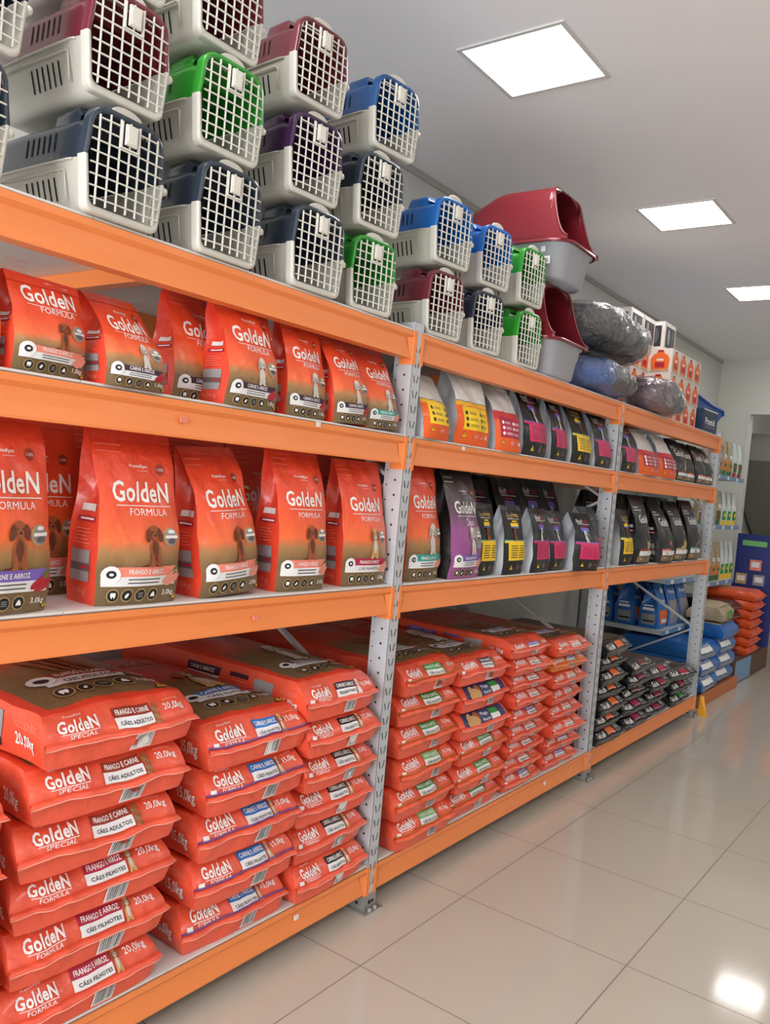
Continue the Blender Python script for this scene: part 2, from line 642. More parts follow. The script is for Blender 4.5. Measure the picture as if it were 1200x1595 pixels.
# ------------------------------------------------------------------ standing bags
def bag_fn(W, Dp, H, seed, lean=0.0, pinch=0.05, wr=1.0, slump=0.0, neck=0.0):
    def core(a, t):
        t = max(0.0, t)
        w = W * (1 - pinch * exp(-((t - 0.62) / 0.12) ** 2) - 0.02 * (1 - t) - neck * sstep(0.35, 0.8, t))
        d = Dp * (1 - min(1, t) ** 2.6) * (0.95 + 0.1 * sin(pi * min(1, t * 1.6))) + 0.004
        return w, d

    def post(x, y, z):
        q = Vector((x * 7 + seed * 3.1, y * 7 + seed, z * 6))
        q2 = Vector((x * 22 + seed, y * 24 + z * 10, z * 14 + seed * 2.3))
        k = sstep(0.0, 0.06, z)
        n1 = noise.noise(q) * 0.010 * wr * k
        n2 = noise.noise(q2) * 0.0045 * wr * k
        return (x + n1 + n2 - lean * (z / H) ** 2, y + (noise.noise(q + Vector((9, 3, 1))) * 0.006 * wr) * k, z)

    def front(a, b, off=0.0):
        t = max(0.0, b * W / H)
        w, d = core(a, t)
        bulge = 0.02 * (W / 0.22) * (1 - (2 * a) ** 2) * max(0.0, sin(pi * min(1, t * 0.92 + 0.06))) ** 0.7 * (1 - 0.55 * t)
        crn = -0.008 * abs(2 * a) ** 8 * (1 - t)
        return post(d / 2 + bulge + crn + off, a * w, H * t * (1 - slump * t))

    def back(a, b):
        t = max(0.0, b * W / H)
        w, d = core(a, t)
        bulge = 0.012 * (1 - (2 * a) ** 2) * sin(pi * min(1, t)) * (1 - 0.6 * t)
        return post(-d / 2 - bulge, a * w, H * t * (1 - slump * t))

    def side(sg, s_, t, off=0.0):
        w, d = core(0.5, t)
        g = min(0.05, Dp * 0.48) * sstep(0.3, 0.95, t) - 0.008 * sin(pi * min(1, t * 1.7)) * (t < 0.59)
        xf = d / 2 - 0.008 * (1 - t)
        x = xf + (-d / 2 - xf) * s_
        k = 1 - abs(2 * s_ - 1)
        return post(x, sg * (w / 2 - g * k + off), H * t * (1 - slump * t))
    return front, back, side


def make_bag(name, W, Dp, H, seed, art, m_front, m_side, sideart=None, m_back=None, **kw):
    F, B, S = bag_fn(W, Dp, H, seed, **kw)
    mb = MB()
    bs = lsp(0, H / W, 30)
    mb.grid(lambda a, b: F(a, b), lsp(-0.5, 0.5, 19), bs, m_front, lambda a, b: (a + 0.5, b * W / H))
    mb.grid(lambda a, b: B(-a, b), lsp(-0.5, 0.5, 9), bs, m_back or m_side, lambda a, b: (a + 0.5, b * W / H))
    for sg in (-1, 1):
        mb.grid(lambda s_, t: S(sg, 1 - s_ if sg < 0 else s_, t), lsp(0, 1, 9), lsp(0, 1, 30), m_side, lambda a, b: (a, b))
    q = [F(-.5, 0), F(.5, 0), B(.5, 0), B(-.5, 0)]
    mb.add(q, [(3, 2, 1, 0)], m_side)
    q = [F(-.5, H / W), F(.5, H / W), B(.5, H / W), B(-.5, H / W)]
    mb.add(q, [(0, 1, 2, 3)], m_side)
    if art:
        art.apply(mb, F)
    if sideart:
        sideart.apply(mb, lambda x, y, off: S(-1, 1 - (x + 0.5), y, off + 0.0006))
    o = mb.build(name)
    # crimped seal along the top, a part of the bag
    sb = MB()
    tt = H / W
    sm = m_side if m_side != 'silver_film' else 'black_film'
    if m_front.startswith('bag_cat'):
        sm = 'print_white'
    if m_front == 'bag_duo':
        sm = 'black_film_dull'
    for (f, o_) in ((lambda a, b: F(a, b, 0.0016 + 0.0007 * (int(b * W / 0.0035) % 2)), 1), (lambda a, b: tuple(Vector(B(-a, b)) - Vector((0.0016, 0, 0))), 0)):
        sb.grid(f, lsp(-.505, .505, 13), lsp(tt - 0.022 / W, tt + 0.002, 9), sm)
    sb.build('top_seal', o)
    return o


def front_art(W, H, banner='print_salmon', t1='FRANGO E ARROZ', t2=None, kind='puppy', kg='3,0kg', meat='print_chicken', duo=False, logo=True):
    """front print; x in -.5...5 across the bag, y in bag widths from the base"""
    A = Art()
    h = H / W
    k = h / 1.78
    Y = lambda v: v * k
    A.text('PremieRpet', 0.0, Y(1.405), 0.045, 'print_white', 1, bold=0.01, width=0.24, center=True)
    A.rect(-0.02, Y(1.385), 0.12, Y(1.388), 'print_white', 1)
    A.ell(0.30, Y(1.41), .055, .06, 'print_brown', 1)
    A.text('110%', 0.30, Y(1.395), .03, 'print_white', 2, center=True)
    for q in range(3):
        A.rect(-0.47, Y(1.56 + q * .07), -0.2 + q * .01, Y(1.568 + q * .07), 'print_salmon' if not duo else 'print_white', 1)
    A.text('GoldeN', -0.36, Y(1.06), 0.21, 'print_white', 1, bold=0.02, width=0.74)
    A.rect(-0.32, Y(1.02), 0.40, Y(1.028), 'print_white', 1)
    A.text('FORMULA' if not duo else 'Duo', -0.16 if not duo else -0.02, Y(0.925 if not duo else .87), 0.07 if not duo else .12, 'print_white', 1, width=0.48 if not duo else .26)
    # round seal
    A.ell(0.325, Y(0.70), .105, .10, 'print_gold', 1)
    A.ell(0.345, Y(0.70), .095, .09, 'print_grey', 2)
    A.rect(0.25, Y(.69), .44, Y(.72), 'print_white', 3)
    A.ell(0.345, Y(0.66), .06, .03, 'print_grey_dark', 3)
    A.ell(0.345, Y(0.76), .05, .02, 'print_white', 3)
    if duo:
        A.rect(.2, Y(.5), .46, Y(.85), 'print_grey', 1)
    A.dog(0.10, Y(0.40), 0.44 * k, kind, 1)
    # flavour banner
    A.rect(-0.40, Y(.30), .42, Y(.40), banner, 2)
    A.rect(-0.46, Y(.20), .42, Y(.30), 'print_paper', 2)
    A.text(t1, -0.20, Y(.325), .05, 'print_white', 3, bold=.015, width=.42)
    if t2:
        A.text(t2, -.20, Y(.235), .05, 'print_dark', 3, width=.42)
    else:
        A.lines(-.2, Y(.215), .3, Y(.29), 2, 'print_grey_dark', 3, seed=2)
    A.ell(-.375, Y(.32), .09, .09, 'print_paper', 4)
    A.ell(-.375, Y(.325), .045, .04, 'print_dark', 5)
    A.ell(-.375, Y(.325), .02, .015, 'print_paper', 6)
    A.ell(.34, Y(.285), .13, .04, meat, 5, .5)
    A.ell(.38, Y(.25), .12, .035, meat, 6, .45)
    A.ell(.41, Y(.35), .06, .03, 'print_leaf', 4, .6)
    A.icons(-.335, Y(.105), .058 * min(1, k + .1), 4, .155, 1)
    A.text(kg, .26, Y(.075), .07, 'print_white', 2, bold=.01, width=.16)
    A.triangle(.44, Y(.07), .04, 2)
    return A


def side_art(H, kg='3,0kg', c='print_salmon'):
    """gusset print; x -.5...5 across the gusset, y 0..1 up the bag"""
    A = Art()
    A.rect(-.30, .13, .28, .31, 'print_grey', 1)
    A.rect(-.30, .19, .28, .235, 'print_grey_dark', 2)
    A.rect(.05, .205, .28, .222, 'print_meat', 3)
    for i in range(5):
        A.rect(-.28, .345 + i * .02, .25 - .06 * (i % 3), .35 + i * .02, c, 1)
    A.rect(-.3, .47, .35, .50, 'print_magenta', 1)
    A.rect(-.2, .48, .3, .49, 'print_white', 2)
    A.rect(-.25, .53, .3, .57, 'print_paper', 1)
    A.text(kg, -.28, .05, .045, c, 1, width=.5)
    return A


def black_art(W, H, col='print_pink', kind='poodle', tx='print_magenta'):
    A = Art()
    h = H / W
    A.rect(-.36, .21 * h, .38, .49 * h, col, 1)
    A.rect(-.48, .465 * h, .48, .495 * h, col, 1)
    A.rect(-.48, .495 * h, .48, .51 * h, 'print_lilac' if col == 'print_pink' else 'print_teal', 1)
    A.lines(-.28, .24 * h, .02, .44 * h, 6, 'print_pink_dark' if col == 'print_pink' else 'print_dark', 2, seed=4)
    A.lines(.08, .24 * h, .34, .44 * h, 6, 'print_pink_dark' if col == 'print_pink' else 'print_dark', 2, seed=8)
    A.triangle(-.24, .11 * h, .075, 1)
    A.ell(.05, .11 * h, .07, .07, 'print_grey_dark', 1)
    A.rect(.2, .09 * h, .36, .13 * h, 'print_grey_red', 1)
    A.dog(-.08, .50 * h, .20 * h, kind, 2)
    A.rect(-.22, .70 * h, .12, .75 * h, 'print_lilac' if col == 'print_pink' else 'print_yellow', 1)
    A.rect(-.22, .675 * h, .12, .70 * h, 'print_blue', 1)
    A.text('FibresM', -.32, .82 * h, .11, 'print_white' if col == 'print_pink' else 'print_gold', 1, width=.27)
    A.rect(-.3, .805 * h, .24, .812 * h, 'print_white', 1)
    A.text('resp', -.04, .82 * h, .09, tx, 2, width=.26)
    A.rect(-.14, .765 * h, .08, .785 * h, tx, 1)
    return A


def cat_art(W, H, red=False):
    A = Art()
    h = H / W
    c = 'print_yellow' if not red else 'print_magenta'
    d = 'print_dark' if not red else 'print_white'
    A.rect(-.38, .2 * h, .42, .5 * h, c, 1)
    for i in range(3):
        y = (.24 + i * .08) * h
        A.ell(-.29, y + .02 * h, .035, .035, d, 2)
        A.lines(-.22, y, .06, y + .04 * h, 2, d, 2, seed=i)
        A.ell(.15, y + .02 * h, .035, .035, d, 2)
        A.lines(.2, y, .38, y + .04 * h, 2, d, 2, seed=i + 5)
    A.triangle(-.32, .13 * h, .06, 1)
    A.rect(-.08, .1 * h, .06, .15 * h, 'print_salmon', 1)
    A.rect(.12, .1 * h, .22, .12 * h, 'print_salmon', 1)
    A.rect(.3, .1 * h, .36, .15 * h, 'print_paper', 1)
    return A


def dogblack_art(W, H, c='print_paper', b='print_salmon'):
    """black bag with white curved stripe and pale label at the foot"""
    A = Art()
    h = H / W
    A.text('GoldeN', -.34, .60 * h, .19, 'print_white', 2, bold=.022, width=.66)
    A.rect(-.2, .56 * h, .25, .565 * h, 'print_grey', 1)
    A.poly([(-.3, .14 * h), (.05, .14 * h), (.22, .30 * h), (.28, .5 * h), (.2, .52 * h), (.05, .34 * h), (-.2, .24 * h)], 'print_tan' if c == 'print_paper' else c, 1)
    A.rect(-.42, .13 * h, .42, .2 * h, 'print_paper', 2)
    A.rect(-.42, .2 * h, .1, .23 * h, b, 2)
    A.rect(-.45, .04 * h, .45, .12 * h, 'print_tan', 1)
    A.icons(-.3, .08 * h, .05, 4, .16, 2)
    A.rect(-.45, .78 * h, -.1, .79 * h, 'print_white', 1)
    A.rect(-.45, .82 * h, -.2, .83 * h, 'print_white', 1)
    return A


# ------------------------------------------------------------------ sacks lying flat
def sack_fn(L, W, T, seed, puff=0.0, wr=1.0):
    def F(a, b, c):
        hz = (1 - 0.09 * abs(a) ** 14) * (1 - 0.08 * abs(b) ** 12)
        if c >= 0:
            z = T * 0.5 + c * T * 0.5 * hz + max(0, c) * puff * (1 - a * a) * (1 - b * b)
        else:
            z = T * 0.5 + c * T * 0.5 * (1 - 0.03 * abs(b) ** 8)
        if c > -0.05:
            e = 0.010 - 0.050 * ((c + 0.05) / 1.05) ** 1.6
        else:
            e = 0.010 - 0.006 * ((-c - 0.05) / 0.95) ** 2
        e -= 0.007 * abs(b) ** 6
        x = a * L / 2 + e * abs(a) ** 9 * (1 if a > 0 else -1)
        y = b * W / 2 - 0.012 * (c * c) * b + 0.003 * exp(-((c + 0.05) ** 2) / 0.12) * abs(a) ** 9 * b ** 3
        p = Vector((x + seed * 1.7, y + seed * 0.9, z))
        n = noise.noise_vector(p * 9.0) * 0.010 * wr
        n += noise.noise_vector(Vector((p.x * 16, p.y * 30, p.z * 24))) * 0.0042 * wr
        k = 1.0 if c > -0.8 else 0.4
        return Vector((x + n.x * k, y + n.y * k, max(0.001, min(z + n.z * 0.5 * k, T * 0.985 if puff < .016 else 9))))
    return F


def make_sack(name, L, W, T, seed, end_art=None, top_art=None, side_a=None, m_body='sack_red', m_top='sack_top', m_end=None, edge='seam_highlight', edge2=None, puff=0.012, wr=1.0, flap=True):
    F = sack_fn(L, W, T, seed, puff, wr)
    mb = MB()
    off = L / 2

    def sh(p, dx=0, dy=0, dz=0):
        return (p[0] - off + dx, p[1] + dy, p[2] + dz)
    A_ = [-1, -.97, -.9] + lsp(-.8, .3, 10) + lsp(.37, .93, 13) + [.965, .985, 1]
    B_ = [-1, -.985, -.95, -.88] + lsp(-.82, .82, 25) + [.88, .95, .985, 1]
    C_ = lsp(-1, 1, 13)
    me_ = m_end or m_body
    mb.grid(lambda b, a: sh(F(a, b, 1)), B_, A_, m_top, lambda b, a: (b * .5 + .5, (1 - a) * .5))
    mb.grid(lambda b, a: sh(F(-a, b, -1)), B_, A_, m_body)
    mb.grid(lambda b, c: sh(F(1, b, c)), B_, C_, me_)
    mb.grid(lambda b, c: sh(F(-1, -b, c)), B_, C_, m_body)
    mb.grid(lambda a, c: sh(F(a, -1, c)), A_, C_, m_body)
    mb.grid(lambda a, c: sh(F(-a, 1, c)), A_, C_, m_body)
    if end_art:
        end_art.apply(mb, lambda x, y, o: sh(F(1, 2 * x, 2 * y * W / T - 1), dx=o + .0011, dz=o * .4))
    if top_art:
        top_art.apply(mb, lambda x, y, o: sh(F(1 - 2 * y * W / L, 2 * x, 1), dz=o + .0011))
    if side_a:
        side_a.apply(mb, lambda x, y, o: sh(F(1 - 2 * x * W / L, -1, 2 * y * W / T - 1), dy=-o - .0008))
    o = mb.build(name)
    if flap:
        fb = MB()
        bs = lsp(-1.0, 1.0, 33)
        rows = []
        lip = [(0.0, 0.004), (0.007, 0.003), (0.014, -0.001), (0.0135, -0.004), (0.006, -0.0015), (-.002, -0.003)]
        ccs = -0.06

        def P(b, i):
            p = F(1, b, ccs)
            wv = 0.5 + 0.5 * noise.noise(Vector((b * 3 + seed, seed, 0)))
            dx, dz = lip[i]
            return (p.x - off + dx * (0.7 + 0.8 * wv), p.y + (0.006 * b ** 9 if i in (2, 3) else 0), p.z + dz - (0.006 * wv if i in (2, 3) else 0))
        fb.grid(lambda b, i: P(b, i), bs, range(6), me_)
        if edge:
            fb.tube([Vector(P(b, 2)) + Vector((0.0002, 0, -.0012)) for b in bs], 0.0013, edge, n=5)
        if edge2:
            fb.tube([Vector(P(b, 0)) + Vector((0.002, 0, .004)) for b in bs], 0.0028, edge2, n=5)
        fb.build('end_flap', o)
    return o


def end_art(W, T, band, t1, t2, kg, sub='FORMULA', dogk=None, small=False, lw=None, rag=0):
    A = Art()
    h = T / W
    A.text('GoldeN', -.42, h * .655, h * .22, 'print_white', 2, bold=.03, width=.25)
    A.rect(-.40, h * .625, -.17, h * .638, 'print_white', 2)
    if not small:
        A.text(sub, -.36, h * .53, h * .08, 'print_white', 2, shear=0.15 if sub == 'SPECIAL' else 0, width=.17)
        A.text('PremieRpet', -.38, h * .91, h * .045, 'print_white', 2, width=.13)
    x0, x1 = -.07, .20
    A.rect(x0, h * .73, x1, h * .90, band, 1)
    A.rect(x0, h * .53, x1, h * .73, 'print_paper', 1)
    A.text(t1, x0 + .02, h * .77, h * .09, 'print_white', 2, bold=.02, width=(x1 - x0) * .88)
    A.text(t2, x0 + .03, h * .585, h * .09, 'print_dark', 2, bold=.02, width=(x1 - x0) * .84)
    if dogk:
        A.dog(x1 + .035, h * .50, h * .42, dogk, 2)
    else:
        for q in range(6):
            A.ell(x1 + .02 + .012 * (q % 2), h * (.5 + .065 * q), .014, .02, 'fur_brown' if q % 2 else 'print_tan', 2, .6)
    A.text(kg, .29, h * .68, h * .15, 'print_white', 2, bold=.012, width=.14)
    A.rect(.30, h * .88, .42, h * .90, 'print_salmon', 2)
    if rag:
        A.rect(-.46, h * .52, -.41, h * .62, 'print_paper', 3)
    # barcode in the band under the seam
    A.poly([(.03, h * .05), (.18, h * .05), (.205, h * .38), (.055, h * .38)], 'print_paper', 1)
    A.bars(.045, h * .08, .18, h * .35, 10, 2, shear=.02)
    return A


def top_art(W, L, band, t1, t2, kg, dogk=None):
    """print on the upper face: x across, y from the front edge, in sack widths"""
    A = Art()
    A.text('GoldeN', -.30, L / W * .70, .20, 'print_salmon', 1, bold=.022, width=.62)
    A.text('FORMULA', -.2, L / W * .64, .06, 'print_salmon', 1, width=.4)
    A.rect(-.22, .50, .30, .58, band, 1)
    A.rect(-.26, .40, .30, .50, 'print_paper', 1)
    A.text(t1, -.14, .515, .05, 'print_white', 2, bold=.015, width=.40)
    A.text(t2, -.14, .425, .055, 'print_dark', 2, bold=.01, width=.40)
    A.ell(-.25, .50, .085, .07, 'print_paper', 3)
    A.ell(-.25, .50, .045, .03, 'print_dark', 4)
    A.ell(.34, .49, .10, .035, 'print_meat', 3, .2)
    A.ell(.40, .44, .09, .03, 'print_chicken', 4, .1)
    A.icons(-.22, .29, .055, 4, .145, 1)
    A.text(kg, .30, .28, .07, 'print_white', 2, width=.16)
    A.triangle(.40, .16, .055, 2)
    if dogk:
        A.dog(0.1, .60, .5, dogk, 1)
    else:
        for q in (-.1, -.02, .08, .16):
            A.ell(q, .78, .03, .2, 'fur_brown', 1, .3)
    return A


def sack_side_art(W, T, kg, band='print_purple', t1='CARNE E ARROZ'):
    """x = distance back from the front end in sack widths, y up; mirrored so it reads from outside"""
    A = Art()
    h = T / W
    B = Art()
    B.text('PESO LIQUIDO', 0, .62, .16, 'print_salmon', 1, width=1.0)
    B.text(kg, 0.05, .20, .34, 'print_white', 1, bold=.02, width=.85)
    for vs, fs, m, lay in B.items:
        A.items.append(([(.30 - x * .22, y * h) for x, y in vs], fs, m, lay))
    A.rect(.42, h * .2, .66, h * .85, 'print_grey', 1)
    A.rect(.42, h * .12, .66, h * .3, 'print_purple', 2)
    for i in range(4):
        A.rect(.74, h * (.25 + .12 * i), .95, h * (.27 + .12 * i), 'print_salmon', 1)
    A.rect(.74, h * .74, .98, h * .88, band, 1)
    A.rect(1.1, h * .6, 1.55, h * .88, band, 1)
    A.rect(1.1, h * .35, 1.55, h * .6, 'print_paper', 1)
    C = Art()
    C.text(t1, 0, 0, 1, 'print_white', 2, width=1)
    for vs, fs, m, lay in C.items:
        A.items.append(([(1.5 - x * .33, h * (.68 + .12 * y)) for x, y in vs], fs, m, lay))
    return A


# ================================================================== THE SETTING
XW, YB, ZC = -1.0, 9.49, 3.08
XR, YF, YE = 6.0, -4.0, 12.6


def struct(name, mb):
    o = mb.build(name)
    o['kind'] = 'structure'
    return o


m_ = MB()
m_.bx(XW - .1, XR + .1, YF - .1, YE + .1, -0.1, 0.0, 'floor_tile')
struct('floor', m_)
m_ = MB()
m_.bx(XW - .1, XR + .1, YF - .1, YE + .1, ZC, ZC + .1, 'ceiling_paint')
struct('ceiling', m_)
m_ = MB()
m_.bx(XW - .1, XW, YF, YE, 0, ZC, 'wall_paint')
struct('wall_left', m_)
m_ = MB()
m_.bx(XR, XR + .1, YF, YE, 0, ZC, 'wall_paint')
struct('wall_right', m_)
m_ = MB()
OX0, OX1, OZ = -0.65, 2.6, 2.505
m_.bx(XW, OX0, YB, YB + .12, 0, ZC, 'wall_paint_back')
m_.bx(OX0, OX1, YB, YB + .12, OZ, ZC, 'wall_paint_back')
m_.bx(OX1, XR, YB, YB + .12, 0, ZC, 'wall_paint_back')
struct('wall_back', m_)
m_ = MB()
m_.bx(XW, XR, YE, YE + .1, 0, ZC, 'wall_paint_back')
struct('wall_far', m_)
m_ = MB()
m_.bx(XW, -.6, YF - .1, YF, 0, ZC, 'wall_paint')
m_.bx(2.8, XR, YF - .1, YF, 0, ZC, 'wall_paint')
m_.bx(-.6, 2.8, YF - .1, YF, 2.8, ZC, 'wall_paint')
m_.bx(-.6, 2.8, YF - .1, YF, 0, .2, 'wall_paint')
struct('wall_front', m_)
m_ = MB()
m_.bx(XW, XW + .012, YF, YB, ZC - .035, ZC - .0, 'shadow_gap_shade')  # flat strip painted darker to stand for the shadow gap under the ceiling
struct('shadow_gap_strip', m_)
m_ = MB()
m_.bx(OX0 - .03, OX0 + .0, YB - .012, YB, 0, OZ + .03, 'lamp_frame')
m_.bx(OX0, OX1, YB - .012, YB, OZ, OZ + .03, 'lamp_frame')
struct('trim_2', m_)
m_ = MB()
m_.prism([(9.9, 2.34), (12.5, 0.9), (12.5, 0.6), (9.9, 2.04)], 'x', -.95, -.2, 'stair_dark')
struct('stair_underside', m_)

# ceiling panels
PQ = 0.397
n_p = 0
pl_names = ['ceiling panel nearest the pet carriers, largest in the picture', 'middle ceiling panel, above the hooded litter boxes', 'ceiling panel cut by the right edge of the picture',
            'ceiling panel near the back wall, mirrored in the floor', 'ceiling panel above the near end of the aisle', 'ceiling panel in the room behind the opening']
for x0 in (-0.170, 2.35, 4.5):
    for k, y0 in enumerate((2.643, 4.528, 6.375, 8.26, 0.76, 10.15, -1.1, -3.0)):
        e = empty('ceiling_light', (x0 + PQ / 2, y0 + PQ / 2, ZC))
        fr = MB()
        w = PQ / 2 + .018
        for (a, b, c, d) in ((-w, -PQ / 2, -w, w), (PQ / 2, w, -w, w), (-PQ / 2, PQ / 2, -w, -PQ / 2), (-PQ / 2, PQ / 2, PQ / 2, w)):
            fr.bx(a, b, c, d, -.006, -.0002, 'lamp_frame')
        fr.build('frame', e)
        df = MB()
        df.bx(-PQ / 2, PQ / 2, -PQ / 2, PQ / 2, -.0035, -.0003, 'led_panel')
        df.build('diffuser', e)
        row = {-0.170: 'row beside the shelving', 2.35: 'middle row', 4.5: 'row by the right wall'}[x0]
        if x0 < 0 and k < 6:
            lb = 'square flush white LED ' + pl_names[k]
        else:
            lb = 'square flush LED ceiling panel, %s, %s' % (row, ['third', 'fourth', 'fifth', 'sixth', 'second', 'last', 'first', 'front'][k] + ' along the aisle')
        tag(e, lb, 'light', 'square LED panels in the ceiling')

# ================================================================== PALLET RACK
L1, L2, L3, L4 = 0.150, 1.105, 1.606, 1.954
LV = (L1, L2, L3, L4)
BH = 0.089
PW = 0.054
PY = [0.39, 2.258, 4.123, 5.994]
XB = -0.86          # rear face of the rack
XF = 0.0


def beam_profile(ztop, s=1):
    """(x, z) outline of a beam seen from its end; s=-1 mirrors it for the rear"""
    pts = [(0, 0), (0, -.015), (-.006, -.021), (-.011, -.026), (-.0075, -.055), (-.002, -.083), (-.002, -.089), (-.045, -.089), (-.045, 0)]
    if s > 0:
        return [(XF + x, ztop + z) for x, z in pts]
    return [(XB - x, ztop + z) for x, z in pts]


rack = empty('pallet_rack', (0, 0, 0))
tag(rack, 'long orange and grey steel pallet rack of three bays holding all the pet food', 'shelving rack')

for i, y in enumerate(PY):
    y0, y1 = y, y + PW
    up = MB()
    ztop = 1.985 if i != 2 else 1.9625
    for fx, sg in ((XF, 1), (XB, -1)):
        X = lambda d: fx - sg * d
        t = .0025
        up.bx(X(0), X(t), y0, y1, 0.004, ztop, 'rack_grey')
        up.bx(X(0), X(.055), y0, y0 + t, 0.004, ztop, 'rack_grey')
        up.bx(X(0), X(.055), y1 - t, y1, 0.004, ztop, 'rack_grey')
        up.bx(X(.055), X(.057), y0, y0 + .010, 0.004, ztop, 'rack_grey')
        up.bx(X(.057), X(.08), y0 + .008, y0 + .0105, 0.004, ztop, 'rack_grey')
        up.bx(X(.055), X(.057), y1 - .010, y1, 0.004, ztop, 'rack_grey')
        if sg > 0:
            n = int((ztop - .06) / .05)
            for q in range(n):
                z = .05 + q * .05
                for yy, s_ in ((y0 + .017, -1), (y1 - .017, 1)):
                    up.add([(X(-.0006), yy + s_ * .0035 - .0022, z + .012), (X(-.0006), yy + s_ * .0035 + .0022, z + .012),
                            (X(-.0006), yy - s_ * .0035 + .0022, z - .012), (X(-.0006), yy - s_ * .0035 - .0022, z - .012)], [(0, 1, 2, 3)], 'hole_black')
                for (xx, zz, r) in ((.028, z + .012, .0042), (.068, z - .006, .0028)):
                    yy = y0 - .0006 if xx < .055 else y0 + .0072
                    vs = [(X(xx), yy, zz)] + [(X(xx) + r * cos(a * pi / 5), yy, zz + r * sin(a * pi / 5)) for a in range(10)]
                    up.add(vs, [(0, 1 + a, 1 + (a + 1) % 10) for a in range(10)], 'hole_black')
    up.build('upright_frame', rack)
    br = MB()
    zs = [.2, .62, 1.04, 1.46, 1.88]
    for q in range(4):
        a, b = (XF - .05, XB + .05) if q % 2 else (XB + .05, XF - .05)
        br.bar((a, y0 + .027, zs[q]), (b, y0 + .027, zs[q + 1]), .025, .012, 'rack_grey')
    br.bar((XF - .05, y0 + .027, .08), (XB + .05, y0 + .027, .08), .025, .012, 'rack_grey')
    br.bar((XF - .05, y0 + .027, 1.93), (XB + .05, y0 + .027, 1.93), .025, .012, 'rack_grey')
    br.build('diagonal_brace', rack)
    for fx, sg in ((XF, 1), (XB, -1)):
        ft = MB()
        ft.bx(fx - sg * .075, fx + sg * .022, y0 - .022, y1 + .022, 0, .004, 'rack_foot')
        ft.bx(fx, fx + sg * .004, y0 - .004, y1 + .004, .004, .055, 'rack_foot')
        ft.bx(fx - sg * .06, fx + sg * .004, y0 - .005, y0 - .001, .004, .05, 'rack_foot')
        ft.tube([(fx + sg * .013, y0 + .012, .004), (fx + sg * .013, y0 + .012, .014)], .008, 'rack_foot', 6)
        ft.tube([(fx + sg * .013, y1 - .012, .004), (fx + sg * .013, y1 - .012, .014)], .008, 'rack_foot', 6)
        ft.tube([(fx + sg * .0045, y0 + .02, .03), (fx + sg * .0055, y0 + .02, .03)], .007, 'hole_black', 8)
        ft.tube([(fx + sg * .0045, y0 + .037, .03), (fx + sg * .0055, y0 + .037, .03)], .006, 'hole_black', 8)
        ft.tube([(fx - sg * .03, y0 - .0058, .024), (fx - sg * .03, y0 - .005, .024)], .006, 'hole_black', 8)
        ft.build('foot_plate', rack)

for bay in range(3):
    ya, yb = PY[bay] + PW, PY[bay + 1]
    for lv, z in enumerate(LV):
        for s_ in (1, -1):
            b = MB()
            b.prism(beam_profile(z, s_), 'y', ya, yb, 'rack_orange')
            bo = b.build('beam', rack)
            fx, sg = (XF, 1) if s_ > 0 else (XB, -1)
            for (ye, d) in ((ya, -1), (yb, 1)):
                c = MB()
                # connector hooks over the edge of the upright
                c.bx(fx, fx + sg * .003, ye + d * .0, ye + d * .015, z - .108, z + .001, 'rack_orange')
                c.bx(fx - sg * .055, fx + sg * .003, ye - .0015, ye + .0015, z - .108, z + .001, 'rack_orange')
                e2 = ye - d * .03
                c.add([(fx + sg * .001, ye, z - .018), (fx + sg * .001, ye, z - .095), (fx - sg * .008, e2, z - .024), (fx - sg * .004, ye - d * .012, z - .089)],
                      [(0, 1, 3, 2)], 'rack_orange')
                c.build('connector', bo)
        # crossbar under the boards
        b = MB()
        ym = (ya + yb) / 2
        for yy in (ym,):
            b.bx(XB + .05, XF - .05, yy - .02, yy + .02, z - .045, z - .0005, 'rack_orange')
        b.build('crossbar', rack)
        # boards
        nb = 3
        w = (yb - ya) / nb
        for q in range(nb):
            b = MB()
            b.bx(XB + .01, XF - .006, ya + q * w + .001, ya + (q + 1) * w - .001, z + .0003, z + .0083, 'board_white')
            b.bx(XF - .006, XF - .0052, ya + q * w + .001, ya + (q + 1) * w - .001, z + .0003, z + .003, 'board_edge')
            b.build('shelf_board', rack)
# small rivet tabs and a torn label on the beams
for (y, z, m) in ((1.62, L2 - .05, 'print_salmon'), (1.32, L3 - .045, 'print_salmon'), (1.81, L3 - .004, 'print_paper'), (1.9, L1 - .035, 'print_paper'), (2.62, L3 - .006, 'print_paper'), (3.62, L1 - .04, 'print_paper')):
    b = MB()
    b.bx(-.0025, .0012, y, y + .018, z - .008, z + .006, m)
    b.build('sticker', rack)

ZB = {k: v + .0085 for k, v in zip((1, 2, 3, 4), LV)}

# ================================================================== FLOOR STACKS OF SACKS
ORD = ['topmost', 'second from top', 'third from top', 'fourth from top', 'fifth from top', 'sixth from top', 'seventh from top', 'eighth from top', 'ninth from top']


def stack(spec, n, y, W, T, L, stackname, group, protos, jitter=.012, x=0.0, z0=None, yaw=0.0, drift=0.0, descs=None, top_dy=0.0, top_rz=0.0, cat='sack'):
    """protos: list (from the bottom) of indices into spec; spec: functions building a sack"""
    z = ZB[1] if z0 is None else z0
    built = {}
    for i in range(n):
        key = protos[i]
        if key not in built:
            built[key] = spec[key]()
            o = built[key]
        else:
            o = copy_tree(built[key])
        last = i == n - 1
        o.location = (x + RNG.uniform(-.020, .010), y + RNG.uniform(-jitter, jitter) * .8 + drift * (i / n) + (top_dy if last else 0), z)
        o.rotation_euler = (0, 0, yaw + RNG.uniform(-.038, .038) + (top_rz if last else 0))
        tag(o, '%s, %s of %s' % (descs[key], ORD[n - 1 - i], stackname), cat, group)
        z += T + .0015


